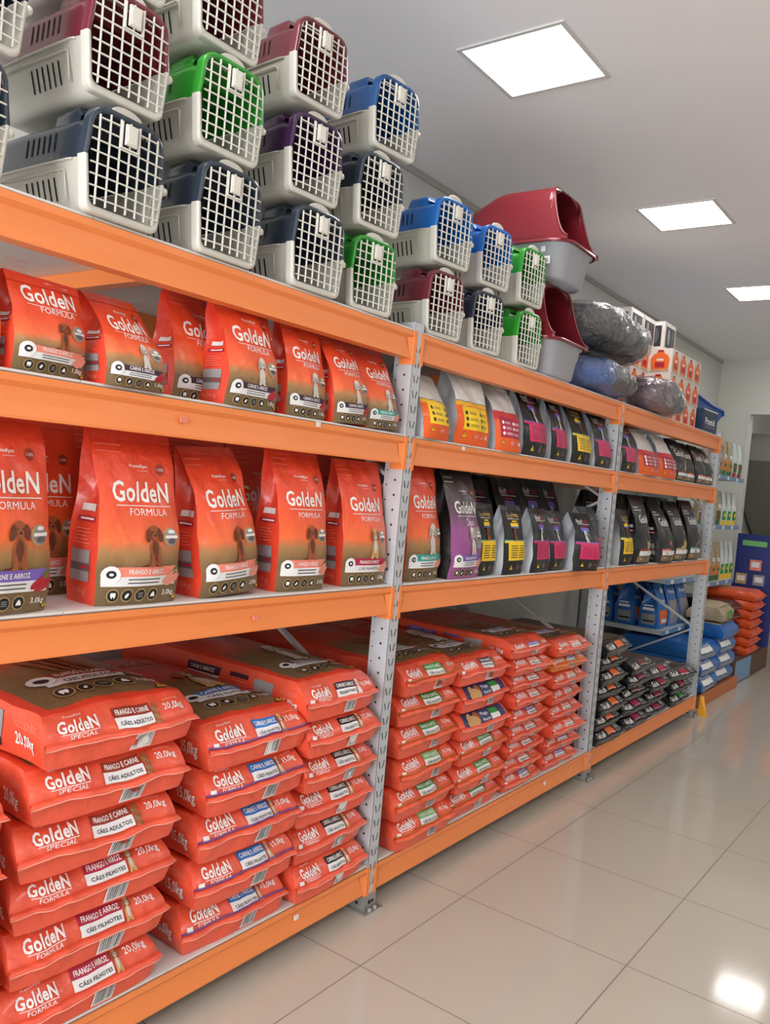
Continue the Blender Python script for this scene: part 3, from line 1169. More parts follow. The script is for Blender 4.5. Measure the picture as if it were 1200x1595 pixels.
def sk(L, W, T, seed, ea, ta=None, sa=None, **kw):
    return lambda: make_sack(kw.pop('name', 'dog_food_sack') if 'name' in kw else 'dog_food_sack', L, W, T, seed, ea, ta, sa, **kw)


# A: six 20 kg sacks
TA, WA = .119, .415
eA1 = end_art(WA, TA, 'print_brown', 'FRANGO E CARNE', 'CÃES ADULTOS', '20,0kg', 'SPECIAL')
eA2 = end_art(WA, TA, 'print_magenta', 'FRANGO E ARROZ', 'CÃES FILHOTES', '20,0kg', 'FORMULA', 'golden')
tA = top_art(WA, .84, 'print_brown', 'FRANGO E CARNE', 'CÃES ADULTOS', '20,0kg')
sA = sack_side_art(WA, TA, '20,0kg', 'print_brown', 'FRANGO E CARNE')
specA = [sk(.84, WA, TA, 1.1, eA2, None, sA), sk(.84, WA, TA, 2.3, eA1, None, sA), sk(.84, WA, TA, 3.7, eA1, tA, sA, puff=.03), sk(.84, WA, TA, 5.2, eA2, None, sA)]
stack(specA, 6, 1.185, WA, TA, .84, 'leftmost floor stack', 'twenty kilo sacks stacked at the near end', [0, 3, 0, 1, 1, 2], drift=.035, top_dy=.02, top_rz=-.02,
      descs=['orange-red 20 kg puppy sack with magenta label', 'orange-red 20 kg adult dog sack with brown label', 'orange-red 20 kg sack showing its tan upper face', 'creased orange-red 20 kg puppy sack with magenta label'])
# a neighbour stack reaching out of frame on the left
specA0 = [sk(.84, WA, TA, 8.1, eA2, None, None), sk(.84, WA, TA, 8.8, eA1, None, None)]
stack(specA0, 5, .735, WA, TA, .84, 'stack cut by left edge', 'sacks cut off by the left edge', [0, 1, 0, 1, 0], descs=['orange-red 20 kg sack with magenta label', 'orange-red 20 kg sack with brown label'])
# B: five 15 kg sacks with blue labels
TB, WB = .122, .375
eB = end_art(WB, TB, 'print_blue', 'CARNE E ARROZ', 'CÃES FILHOTES', '15,0kg', 'FORMULA', 'golden', rag=1)
tB = top_art(WB, .80, 'print_blue', 'CARNE E ARROZ', 'CÃES FILHOTES', '15,0kg', 'golden')
sB = sack_side_art(WB, TB, '15,0kg', 'print_blue')
specB = [sk(.80, WB, TB, 4.4, eB, None, sB, edge2='seam_purple'), sk(.80, WB, TB, 6.1, eB, None, sB, edge2='seam_purple'), sk(.80, WB, TB, 7.9, eB, tB, sB, edge2='seam_purple', puff=.03)]
stack(specB, 5, 1.672, WB, TB, .80, 'blue-labelled stack', 'puppy food sacks with blue labels', [0, 1, 0, 1, 2], drift=.02,
      descs=['orange-red 15 kg sack with bright blue label', 'creased orange-red 15 kg sack with bright blue label', 'orange-red 15 kg sack with blue label and tan upper face'], top_rz=-.03)
# C: six 15 kg sacks with black labels
TC, WC = .110, .335
eC = end_art(WC, TC, 'print_dark', 'CARNE E ARROZ', 'CÃES ADULTOS', '15,0kg', 'FORMULA', 'golden', rag=1)
eC2 = end_art(WC, TC, 'print_purple', 'CARNE E ARROZ', 'PEQUENO PORTE', '15,0kg', 'FORMULA', 'poodle', rag=1)
tC = top_art(WC, .86, 'print_purple', 'CARNE E ARROZ', 'PEQUENO PORTE', '15,0kg', 'poodle')
sC = sack_side_art(WC, TC, '15,0kg', 'print_purple')
specC = [sk(.80, WC, TC, 9.4, eC, None, None), sk(.80, WC, TC, 10.1, eC, None, None), sk(.86, WC, TC + .008, 11.9, eC2, tC, sC, puff=.02)]
stack(specC, 6, 2.054, WC, TC, .80, 'stack left of first upright', 'sacks with black labels', [0, 1, 0, 1, 0, 2], drift=.0, jitter=.006, top_dy=-.015,
      descs=['orange-red 15 kg sack with black label', 'crumpled 15 kg sack with black label', 'orange-red sack with purple label and printed side'], top_rz=.03)
# D: green labels
TD, WD = .108, .375
eD = end_art(WD, TD, 'print_green', 'FRANGO E ARROZ', 'CÃES ADULTOS', '10,1kg', small=True, rag=1)
eD2 = end_art(WD, TD, 'print_lime', 'SALMAO E ARROZ', 'CÃES ADULTOS', '10,1kg', small=True, rag=1)
tD = top_art(WD, .86, 'print_green', 'FRANGO E ARROZ', 'CÃES ADULTOS', '10,1kg')
specD = [sk(.80, WD, TD, 12.4, eD, None, None, edge='seam_gold', edge2='seam_gold'), sk(.80, WD, TD, 13.1, eD2, None, None, edge='seam_gold', edge2='seam_gold'), sk(.86, WD, TD, 14.9, eD, tD, None, puff=.02, edge='seam_gold', edge2='seam_gold')]
stack(specD, 6, 2.575, WD, TD, .80, 'stack right of first upright', 'sacks with green labels', [1, 0, 1, 0, 0, 2], top_dy=.01,
      descs=['red sack with green label', 'red sack with pale green label', 'orange-red sack with green label and tan upper face'])
# E: two of them with a navy print
TE, WE = .104, .37


def navy_end(W, T):
    A = Art()
    h = T / W
    A.rect(-.42, h * .42, .46, h * .93, 'sack_navy', 1)
    A.rect(-.42, h * .42, .2, h * .5, 'print_green', 2)
    A.ell(-.24, h * .62, .12, h * .2, 'fur_gold', 3)
    A.ell(-.30, h * .78, .05, h * .12, 'fur_gold', 3)
    A.ell(-.16, h * .78, .05, h * .12, 'fur_brown', 3)
    A.text('Mega', -.07, h * .72, h * .13, 'print_white', 3, width=.14)
    A.text('Raças', -.07, h * .54, h * .13, 'print_white', 3, width=.16)
    A.rect(.12, h * .72, .30, h * .88, 'print_green', 3)
    A.rect(.12, h * .52, .30, h * .72, 'print_paper', 3)
    A.poly([(.03, h * .05), (.18, h * .05), (.205, h * .38), (.055, h * .38)], 'print_paper', 1)
    A.bars(.045, h * .08, .18, h * .35, 10, 2, shear=.02)
    return A


eE = end_art(WE, TE, 'print_purple', 'CARNE E ARROZ', 'PEQUENO PORTE', '15,0kg', small=True, rag=1)
eEg = end_art(WE, TE, 'print_green', 'FRANGO E ARROZ', 'CÃES ADULTOS', '15,0kg', small=True, rag=1)
tE = top_art(WE, .88, 'print_purple', 'CARNE E ARROZ', 'PEQUENO PORTE', '15,0kg', 'poodle')
specE = [sk(.80, WE, TE, 15.4, eEg, None, None, edge='seam_gold', edge2='seam_gold'), sk(.80, WE, TE, 16.1, navy_end(WE, TE), None, None), sk(.88, WE, TE, 17.9, eE, tE, None, puff=.02)]
stack(specE, 6, 2.975, WE, TE, .80, 'stack holding two navy-printed sacks', 'sacks in the stack with navy prints', [0, 0, 0, 1, 1, 2], top_dy=-.01,
      descs=['orange-red sack with green label', 'orange sack with navy dog print', 'orange-red sack with dark purple label'])
# F, G: thinner sacks, lilac and white labels
TF, WF = .0715, .345
eF = end_art(WF, TF, 'print_salmon', 'FRANGO E ARROZ', 'CÃES FILHOTES', '10,1kg', small=True, rag=1)
eF2 = end_art(WF, TF, 'print_lilac', 'CARNE E ARROZ', 'CÃES FILHOTES', '10,1kg', small=True, rag=1)
tF = top_art(WF, .84, 'print_lilac', 'CARNE E ARROZ', 'CÃES FILHOTES', '10,1kg')
sF = sack_side_art(WF, TF, '10,1kg', 'print_lilac')
specF = [sk(.80, WF, TF, 18.4, eF, None, None), sk(.80, WF, TF, 19.1, eF2, None, None), sk(.88, WF, TF + .012, 20.9, eF2, tF, sF, puff=.012)]
stack(specF, 9, 3.385, WF, TF, .80, 'tall stack with lilac labels', 'thin sacks with lilac labels', [1, 0, 0, 0, 1, 0, 0, 0, 2], top_dy=-.02,
      descs=['thin orange-red sack with salmon label', 'thin orange-red sack with lilac label', 'orange sack with lilac label and long printed side'])
TG = .0765
specG = [sk(.80, WF, TG, 21.4, eF, None, None), sk(.80, WF, TG, 22.1, eF2, None, None), sk(.80, WF, TG, 23.9, eF2, None, None, m_body='sack_amber'), sk(.88, WF, TG, 24.9, eF, tF, None, puff=.012)]
stack(specG, 8, 3.80, WF, TG, .80, 'stack left of the second upright', 'thin sacks left of the second upright', [1, 1, 0, 0, 0, 0, 2, 3],
      descs=['thin orange-red sack with white label', 'thin orange-red sack with lilac label', 'amber yellow sack with lilac label', 'orange-red sack with tan upper face'])


# bay 3: black sacks
def black_end(W, T, band):
    A = Art()
    h = T / W
    A.text('GoldeN', -.44, h * .5, h * .34, 'print_white', 2, bold=.03, width=.26)
    A.rect(-.10, h * .40, .18, h * .9, band, 1)
    A.rect(-.10, h * .40, .18, h * .6, 'print_paper', 2)
    A.lines(-.06, h * .44, .14, h * .57, 2, 'print_dark', 3)
    A.rect(.24, h * .45, .40, h * .88, 'print_grey', 1)
    A.rect(.27, h * .6, .37, h * .7, 'print_dark', 2)
    A.lines(-.3, h * .08, .3, h * .22, 2, 'print_grey', 1)
    return A


TH = .078
tH = Art()
tH.rect(-.2, .3, .25, .4, 'print_paper', 1)
tH.icons(-.2, .2, .05, 4, .13, 1)
tH.triangle(.38, .14, .05, 1)
sp = lambda seed, band, W=.36, top='sack_black', ta=None: sk(.70, W, TH, seed, black_end(W, TH, band), ta, None, m_body='sack_black', m_top=top, edge='print_grey')
stack([sp(30, 'print_orange'), sp(31, 'print_orange', top='sack_top_black')], 7, 4.385, .36, TH, .7, 'leftmost black stack', 'black sacks with orange labels', [0, 0, 0, 0, 0, 0, 1],
      descs=['black dog food sack with orange label', 'black sack with orange label and brownish upper face'])
stack([sp(32, 'print_pink_dark'), sp(33, 'print_grey_red', top='sack_top_black')], 5, 4.80, .36, TH + .001, .7, 'middle black stack', 'black sacks of the middle stack', [0, 0, 1, 0, 1],
      descs=['black dog food sack with dark red label', 'black dog food sack with brown label'])
stack([sp(34, 'print_pink_dark', .34), sp(35, 'print_magenta', .34, top='sack_top_black')], 4, 5.19, .34, TH, .7, 'third black stack', 'black sacks of the third stack', [0, 0, 1, 1],
      descs=['black dog food sack with dull pink label', 'black dog food sack with magenta label'])
stack([sp(36, 'print_green', .36), sp(37, 'print_magenta', .36), sp(38, 'print_magenta', .40, top='sack_top_black', ta=tH)], 3, 5.63, .36, TH, .7, 'stack beside the last upright', 'black sacks next to the last upright', [0, 1, 2],
      descs=['black dog food sack with green label', 'crumpled black sack with red label', 'black sack with tan upper face and red label'], top_rz=-.15, top_dy=.02)

# ================================================================== STANDING BAGS, BAY 1
fA = dict(m_front='bag_front', m_side='bag_red')


def put(o, x, y, z, rz, label, cat, group=None, tilt=0.0, tilty=0.0):
    o.location = (x, y, z)
    o.rotation_euler = (tilty, tilt, rz)
    tag(o, label, cat, group)
    return o


def gbag(W, Dp, H, seed, art, sa, **kw):
    return make_bag('dog_food_bag', W, Dp, H, seed, art, 'bag_front', 'bag_red', sa, **kw)


G3 = 'three kilo orange bags on the second shelf'
sa3 = side_art(.4)
H3 = .40
put(gbag(.225, .11, .42, 1.3, front_art(.225, .42, 'print_lilac', 'CARNE E ARROZ', None, 'puppy', meat='print_meat'), sa3, lean=.02), -.075, .910, ZB[2], .12,
    'orange 3 kg dog food bag with lilac banner, cut off by the left edge', 'bag', G3)
put(gbag(.232, .12, .405, 2.1, front_art(.232, .405, 'print_salmon', 'FRANGO E ARROZ', None, 'puppy'), sa3, lean=.03), -.085, 1.258, ZB[2], -.02,
    'largest full orange 3 kg bag with brown puppy and salmon banner, on the board joint', 'bag', G3)
put(gbag(.222, .115, .385, 3.9, front_art(.222, .385, 'print_salmon', 'FRANGO E ARROZ', None, 'puppy'), sa3, lean=.07, wr=1.3, neck=.12), -.085, 1.555, ZB[2] + .007, .05,
    'orange 3 kg puppy bag leaning to the left with narrow top, second full one', 'bag', G3, tilty=.06)
put(gbag(.205, .11, .415, 5.2, front_art(.205, .415, 'print_salmon', 'FRANGO E ARROZ', None, 'puppy'), sa3, lean=.03), -.08, 1.835, ZB[2], -.03,
    'orange 3 kg puppy bag with salmon banner, tall and upright beside the golden retriever one', 'bag', G3)
put(gbag(.215, .11, .40, 6.6, front_art(.215, .40, 'print_magenta', 'FRANGO E ARROZ', 'CÃES FILHOTES', 'golden'), sa3, lean=.03), -.085, 2.142, ZB[2], -.04,
    'orange 3 kg bag with pale retriever puppy, left of the first upright', 'bag', G3)
put(gbag(.225, .11, .43, 7.7, front_art(.225, .43, 'print_teal', 'FRANGO E ARROZ', None, 'poodle'), sa3, lean=.02), -.085, 2.475, ZB[2], .04,
    'orange bag with white poodle and teal banner, right of the first upright', 'bag', G3)
# second row in the shade
GR = 'orange bags standing in the back row'
rb = front_art(.225, .41, 'print_salmon', 'FRANGO E ARROZ', None, 'puppy')
proto = gbag(.225, .12, .42, 8.3, rb, sa3)
back_spots = [(1.10, -.27, .05, 'between the cut-off bag and the largest bag'), (1.345, -.33, 0, 'behind the largest full bag'), (1.60, -.28, .03, 'behind the leaning bag'),
              (1.86, -.30, -.03, 'behind the tall upright bag'), (2.12, -.30, 0, 'behind the retriever bag'), (.80, -.32, .02, 'at the far left')]
for i, (y, x, rz, w) in enumerate(back_spots):
    o = proto if i == 0 else copy_tree(proto)
    put(o, x, y, ZB[2], rz, 'shaded orange bag in the back row, ' + w, 'bag', GR)
for i, (y, x) in enumerate(((1.25, -.50), (1.55, -.53), (1.82, -.54), (2.08, -.55))):
    o = copy_tree(proto)
    put(o, x, y, ZB[2], RNG.uniform(-.05, .05), 'dark orange bag at the very back of the second shelf, %s from the left' % ['first', 'second', 'third', 'fourth'][i], 'bag', GR)

G1 = 'small orange bags on the third shelf'
sa1 = side_art(.25, '1,0kg')
put(make_bag('dog_food_bag', .15, .09, .205, 9.1, None, 'bag_cat', 'bag_red', None), -.07, .800, ZB[3], 0, 'yellow and orange bag sliver at the left edge of the third shelf', 'bag', G1)
put(gbag(.180, .09, .215, 9.9, front_art(.180, .215 * 1.18, 'print_salmon', 'FRANGO E ARROZ', None, 'puppy', '1,0kg'), sa1, lean=.01, slump=.05), -.07, .985, ZB[3], .10,
    'short orange 1 kg bag with brown puppy at the left of the third shelf', 'bag', G1)
put(gbag(.165, .10, .215, 10.7, front_art(.165, .215, 'print_purple', 'CARNE E ARROZ', None, 'poodle', '1,0kg', 'print_meat'), sa1, lean=.09, neck=.15), -.045, 1.185, ZB[3], .02,
    'short orange 1 kg poodle bag bending backwards, beside the puppy bag', 'bag', G1)
put(gbag(.185, .10, .285, 11.3, front_art(.185, .285, 'print_purple', 'CARNE E ARROZ', None, 'poodle', '1,0kg', 'print_meat'), sa1, lean=.02), -.16, 1.47, ZB[3], .02,
    'shaded orange poodle bag half hidden behind the tall one', 'bag', G1)
put(gbag(.192, .10, .285, 12.8, front_art(.192, .285, 'print_purple', 'CARNE E ARROZ', None, 'poodle', '1,0kg', 'print_meat'), sa1, lean=.03), -.055, 1.555, ZB[3], .02,
    'tallest orange poodle bag in the middle of the third shelf', 'bag', G1)
put(gbag(.165, .09, .275, 13.6, front_art(.165, .275, 'print_purple', 'CARNE E ARROZ', None, 'poodle', '1,0kg', 'print_meat'), sa1, lean=.03), -.06, 1.785, ZB[3], .0,
    'upright orange poodle bag just right of the tallest one', 'bag', G1)
put(gbag(.160, .09, .275, 14.2, front_art(.160, .275, 'print_purple', 'CARNE E ARROZ', None, 'poodle', '1,0kg', 'print_meat'), sa1, lean=.06), -.05, 1.975, ZB[3] + .005, .0,
    'orange poodle bag with purple banner, second from the first upright', 'bag', G1, tilty=.05)
put(gbag(.165, .09, .265, 15.5, front_art(.165, .265, 'print_teal', 'FRANGO E ARROZ', None, 'poodle', '1,0kg'), sa1, lean=.06), -.055, 2.142, ZB[3] + .005, .0,
    'orange poodle bag with teal banner against the first upright', 'bag', G1, tilty=.04)
proto1 = gbag(.165, .09, .265, 16.5, front_art(.165, .265, 'print_purple', 'CARNE E ARROZ', None, 'poodle', '1,0kg'), sa1, lean=.03)
for i, (y, x) in enumerate(((1.72, -.19), (1.92, -.19), (2.10, -.2))):
    o = proto1 if i == 0 else copy_tree(proto1)
    put(o, x, y, ZB[3], 0, 'orange poodle bag hidden in the second row of the third shelf, %s from the left' % ['first', 'second', 'third'][i], 'bag', 'small orange bags in the second row')

# ================================================================== BAY 2, THIRD SHELF
GC = 'cat food bags with white folded tops'
put(make_bag('cat_food_bag', .20, .08, .245, 20.1, cat_art(.185, .245), 'bag_cat', 'silver_film', None, lean=.09, slump=.05, wr=1.5), -.045, 2.455, ZB[3], .12,
    'yellow and orange cat food bag with white top slumped back, right of the first upright', 'bag', GC)
put(make_bag('cat_food_bag', .215, .13, .285, 21.2, cat_art(.215, .285), 'bag_cat', 'silver_film', None, lean=.03, wr=1.7, m_back='silver_film'), -.085, 2.73, ZB[3], -.12,
    'large yellow and orange cat food bag with tall white crumpled top and grey side', 'bag', GC)
put(make_bag('cat_food_bag', .185, .12, .27, 22.4, cat_art(.185, .27, True), 'bag_cat_red', 'silver_film', None, lean=.07, wr=1.7, neck=.1), -.06, 2.985, ZB[3], -.1,
    'orange cat food bag with red panel and grey-white top', 'bag', GC)
put(make_bag('cat_food_bag', .2, .12, .285, 23.4, None, 'bag_cat', 'silver_film', None, lean=.05, wr=1.7, neck=.1), -.25, 2.63, ZB[3], .1,
    'white topped cat food bag standing in the back row', 'bag', GC)


def blackbag(W, Dp, H, seed, col, kind='poodle', tx='print_magenta', **kw):
    return make_bag('dog_food_bag', W, Dp, H, seed, black_art(W, H, col, kind, tx), 'black_film' if col == 'print_pink' else 'black_film_dull', 'silver_film', None, m_back='black_film', **kw)


GK = 'small black bags on the third shelf'
ZK = ZB[3]
put(blackbag(.225, .09, .285, 24.1, 'print_pink', lean=.04, neck=.15), -.06, 3.235, ZK, .0, 'widest pink-panelled black bag with grey side, on the third shelf', 'bag', GK)
put(blackbag(.165, .07, .28, 24.9, 'print_pink', lean=.04), -.06, 3.50, ZK, .0, 'black bag with pink panel, narrow, second of the black bags on the third shelf', 'bag', GK)
put(blackbag(.225, .07, .28, 25.3, 'print_yellow', 'puppy', 'print_yellow', lean=.06), -.055, 3.735, ZK, .0, 'black bag with yellow panel on the third shelf', 'bag', GK)
put(blackbag(.20, .08, .27, 26.7, 'print_pink', lean=.05), -.055, 4.0, ZK, .0, 'black bag with pink panel left of the second upright', 'bag', GK)
for i, (y, x) in enumerate(((3.25, -.2), (3.48, -.2), (3.72, -.2), (3.95, -.2))):
    b = blackbag(.2, .1, .27, 27.0 + i, 'print_pink') if i == 0 else copy_tree(b0)
    if i == 0:
        b0 = b
    put(b, x, y, ZK, 0, 'dark bag in the back row of the third shelf, %s from the left' % ['first', 'second', 'third', 'fourth'][i], 'bag', 'black bags in the back row of the third shelf')

# BAY 3, THIRD SHELF
put(blackbag(.22, .11, .26, 28.1, 'print_pink', lean=.03), -.06, 4.335, ZK, .0, 'black bag with pink panel right of the second upright', 'bag', GK)
put(make_bag('cat_food_bag', .26, .12, .235, 28.9, cat_art(.26, .235, True), 'bag_cat_red', 'silver_film', None, lean=.05, wr=1.4, neck=.2), -.055, 4.63, ZK, -.1,
    'orange bag with red panel in the third bay, left of the pair', 'bag', GC)
put(make_bag('cat_food_bag', .26, .12, .25, 29.6, cat_art(.26, .25, True), 'bag_cat_red', 'silver_film', None, lean=.05, wr=1.4, neck=.25), -.055, 4.95, ZK, -.1,
    'orange bag with red panel in the third bay, right of the pair', 'bag', GC)


def gblack(W, Dp, H, seed, c='print_paper', b='print_salmon', **kw):
    return make_bag('dog_food_bag', W, Dp, H, seed, dogblack_art(W, H, c, b), 'black_film', 'black_film_dull', side_art(H, '3,0kg', 'print_grey'), **kw)


GL = 'black bags with white lettering on the third shelf'
for i, (y, c, b, w) in enumerate(((5.24, 'print_gold', 'print_brown', 'first after the orange pair'), (5.455, 'print_paper', 'print_orange', 'second after the orange pair'),
                                  (5.66, 'print_grey', 'print_salmon', 'third after the orange pair'), (5.872, 'print_paper', 'print_salmon', 'last before the end upright'))):
    put(gblack(.205, .10, .25, 31 + i, c, b, lean=.04), -.06 - .01 * (i % 2), y, ZK, 0, 'black bag with white lettering on the third shelf, ' + w, 'bag', GL)
for i, y in enumerate((5.1, 5.35, 5.6)):
    o = gblack(.215, .11, .25, 36) if i == 0 else copy_tree(o36)
    if i == 0:
        o36 = o
    put(o, -.22, y, ZK, 0, 'black bag in the back row of the third bay, %s from the left' % ['first', 'second', 'third'][i], 'bag', 'black bags in the back row of the third bay')

# ================================================================== BAY 2 and 3, SECOND SHELF
Z2 = ZB[2]
duo = make_bag('cat_food_bag', .225, .12, .41, 40.2, front_art(.225, .41, 'print_lilac', 'SALMAO', None, 'poodle', duo=True), 'bag_duo', 'black_film_dull', None, lean=.03, wr=1.1)
put(duo, -.07, 2.735, Z2, .0, 'purple and grey pet food bag beside the white poodle bag', 'bag', G3)
GS = 'short black bags on the second shelf'
put(blackbag(.17, .08, .285, 41.1, 'print_yellow', 'puppy', 'print_yellow'), -.075, 2.935, Z2, .12, 'short black bag with yellow panel next to the purple bag', 'bag', GS)
put(blackbag(.19, .09, .285, 42.1, 'print_yellow', 'puppy', 'print_yellow', neck=.1), -.06, 3.135, Z2, .03, 'short black bag with yellow panel and pale side, second of the yellow pair', 'bag', GS)
put(blackbag(.19, .10, .28, 43.1, 'print_pink', neck=.05), -.06, 3.38, Z2, .03, 'short black bag with pink panel and pale side, left of the narrow one', 'bag', GS)
put(blackbag(.18, .12, .27, 44.1, 'print_pink'), -.085, 3.585, Z2, .03, 'short black bag with pink panel, half tucked behind its neighbour', 'bag', GS)
put(blackbag(.17, .16, .27, 45.1, 'print_pink', neck=.2, wr=1.5), -.03, 3.79, Z2, -.35, 'short black bag turned so its silver side shows', 'bag', GS)
put(blackbag(.22, .12, .30, 46.1, 'print_pink', lean=.02), -.08, 3.995, Z2, .03, 'short black bag with pink panel left of the second upright', 'bag', GS)
bk = [(2.98, -.27, .36), (3.235, -.29, .38), (3.49, -.27, .40), (3.745, -.28, .41), (3.99, -.30, .41), (3.10, -.46, .40), (3.38, -.46, .41), (3.66, -.47, .41), (3.92, -.48, .40)]
pb = make_bag('dog_food_bag', .24, .13, .35, 47.1, black_art(.24, .35, 'print_pink', 'poodle'), 'black_film', 'black_film', None, lean=.03)
for i, (y, x, h) in enumerate(bk):
    o = pb if i == 0 else copy_tree(pb)
    o.scale = (1, 1, h / .35)
    put(o, x, y, Z2, RNG.uniform(-.1, .1), 'shaded tall black bag on the second shelf, %s from left in %s row' % (['first', 'second', 'third', 'fourth', 'fifth'][i % 5], 'middle' if i < 5 else 'rear'), 'bag', 'black bags in the shade')

put(blackbag(.19, .12, .30, 48.1, 'print_yellow', 'puppy', 'print_yellow'), -.07, 4.43, Z2, .03, 'black bag with yellow panel right of the second upright', 'bag', GS)
GT = 'black bags with white lettering on the second shelf'
put(gblack(.24, .13, .385, 49.1, 'print_gold', 'print_brown', lean=.02), -.07, 4.68, Z2, .0, 'tall black bag with tan foot, first in the third bay', 'bag', GT)
put(gblack(.26, .14, .36, 50.1, 'print_salmon', 'print_salmon', lean=.06), -.06, 5.06, Z2, .0, 'tall black bag with silver barcode side, second in the third bay', 'bag', GT)
put(gblack(.26, .13, .37, 51.1, 'print_gold', 'print_gold', lean=.05), -.07, 5.36, Z2, .0, 'tall black bag with gold stripe, third in the third bay', 'bag', GT)
put(gblack(.26, .13, .385, 52.1, 'print_paper', 'print_teal', lean=.04), -.07, 5.65, Z2, .0, 'tall black bag with white stripe and teal band, last before the end upright', 'bag', GT)
for i, (y, x) in enumerate(((4.5, -.28), (4.78, -.26), (4.98, -.3), (5.25, -.29), (5.5, -.28), (5.8, -.3))):
    o = gblack(.25, .12, .39, 53.1) if i == 0 else copy_tree(o53)
    if i == 0:
        o53 = o
    put(o, x, y, Z2, RNG.uniform(-.06, .06), 'tall black bag in the back row of the third bay, %s from the left' % ['first', 'second', 'third', 'fourth', 'fifth', 'sixth'][i], 'bag', 'tall black bags in the back row of the third bay')

# ================================================================== PET CARRIERS
CW, CH, CL = .232, .232, .40
ZS = .118          # height where the coloured top meets the pale base


def arcpts(cx, cy, r, a0, a1, n):
    return [(cx + r * cos(a0 + (a1 - a0) * i / n), cy + r * sin(a0 + (a1 - a0) * i / n)) for i in range(n + 1)]


def lowU(wt, wb, z0, zs, r):
    """half outline, right rim -> bottom -> left rim"""
    pr = [(wt / 2, zs), (wt / 2 - (wt - wb) * .25, zs - (zs - z0) * .4)]
    pr += arcpts(wb / 2 - r, z0 + r, r, 0, -pi / 2, 5)
    return pr + [(-x, z) for x, z in reversed(pr)]


def topU(wb, wt, zs, z1, r):
    pr = [(wb / 2, zs), (wb / 2 - (wb - wt) * .3, zs + (z1 - zs) * .35)]
    pr += arcpts(wt / 2 - r, z1 - r, r, 0, pi / 2, 6)
    pr.append((wt / 4, z1 + .002))
    return pr + [(-x, z) for x, z in reversed(pr)]


def loft(mb, secs, m, cap0=False):
    n = len(secs[0][1])
    vs, F = [], []
    for x, o in secs:
        vs += [(x, y, z) for y, z in o]
    for j in range(len(secs) - 1):
        for i in range(n - 1):
            F.append((j * n + i, (j + 1) * n + i, (j + 1) * n + i + 1, j * n + i + 1))
    if cap0:
        F.append(tuple(range(n)))
    mb.add(vs, F, m, smooth=True)


def body_w(x):
    # width factor along the length: dips just behind the front frame
    if x < -.07:
        return .216 * (1 - .10 * sstep(.30, .40, -x))
    if x < -.045:
        return .216 - .012 * sstep(-.07, -.045, x)
    return .204


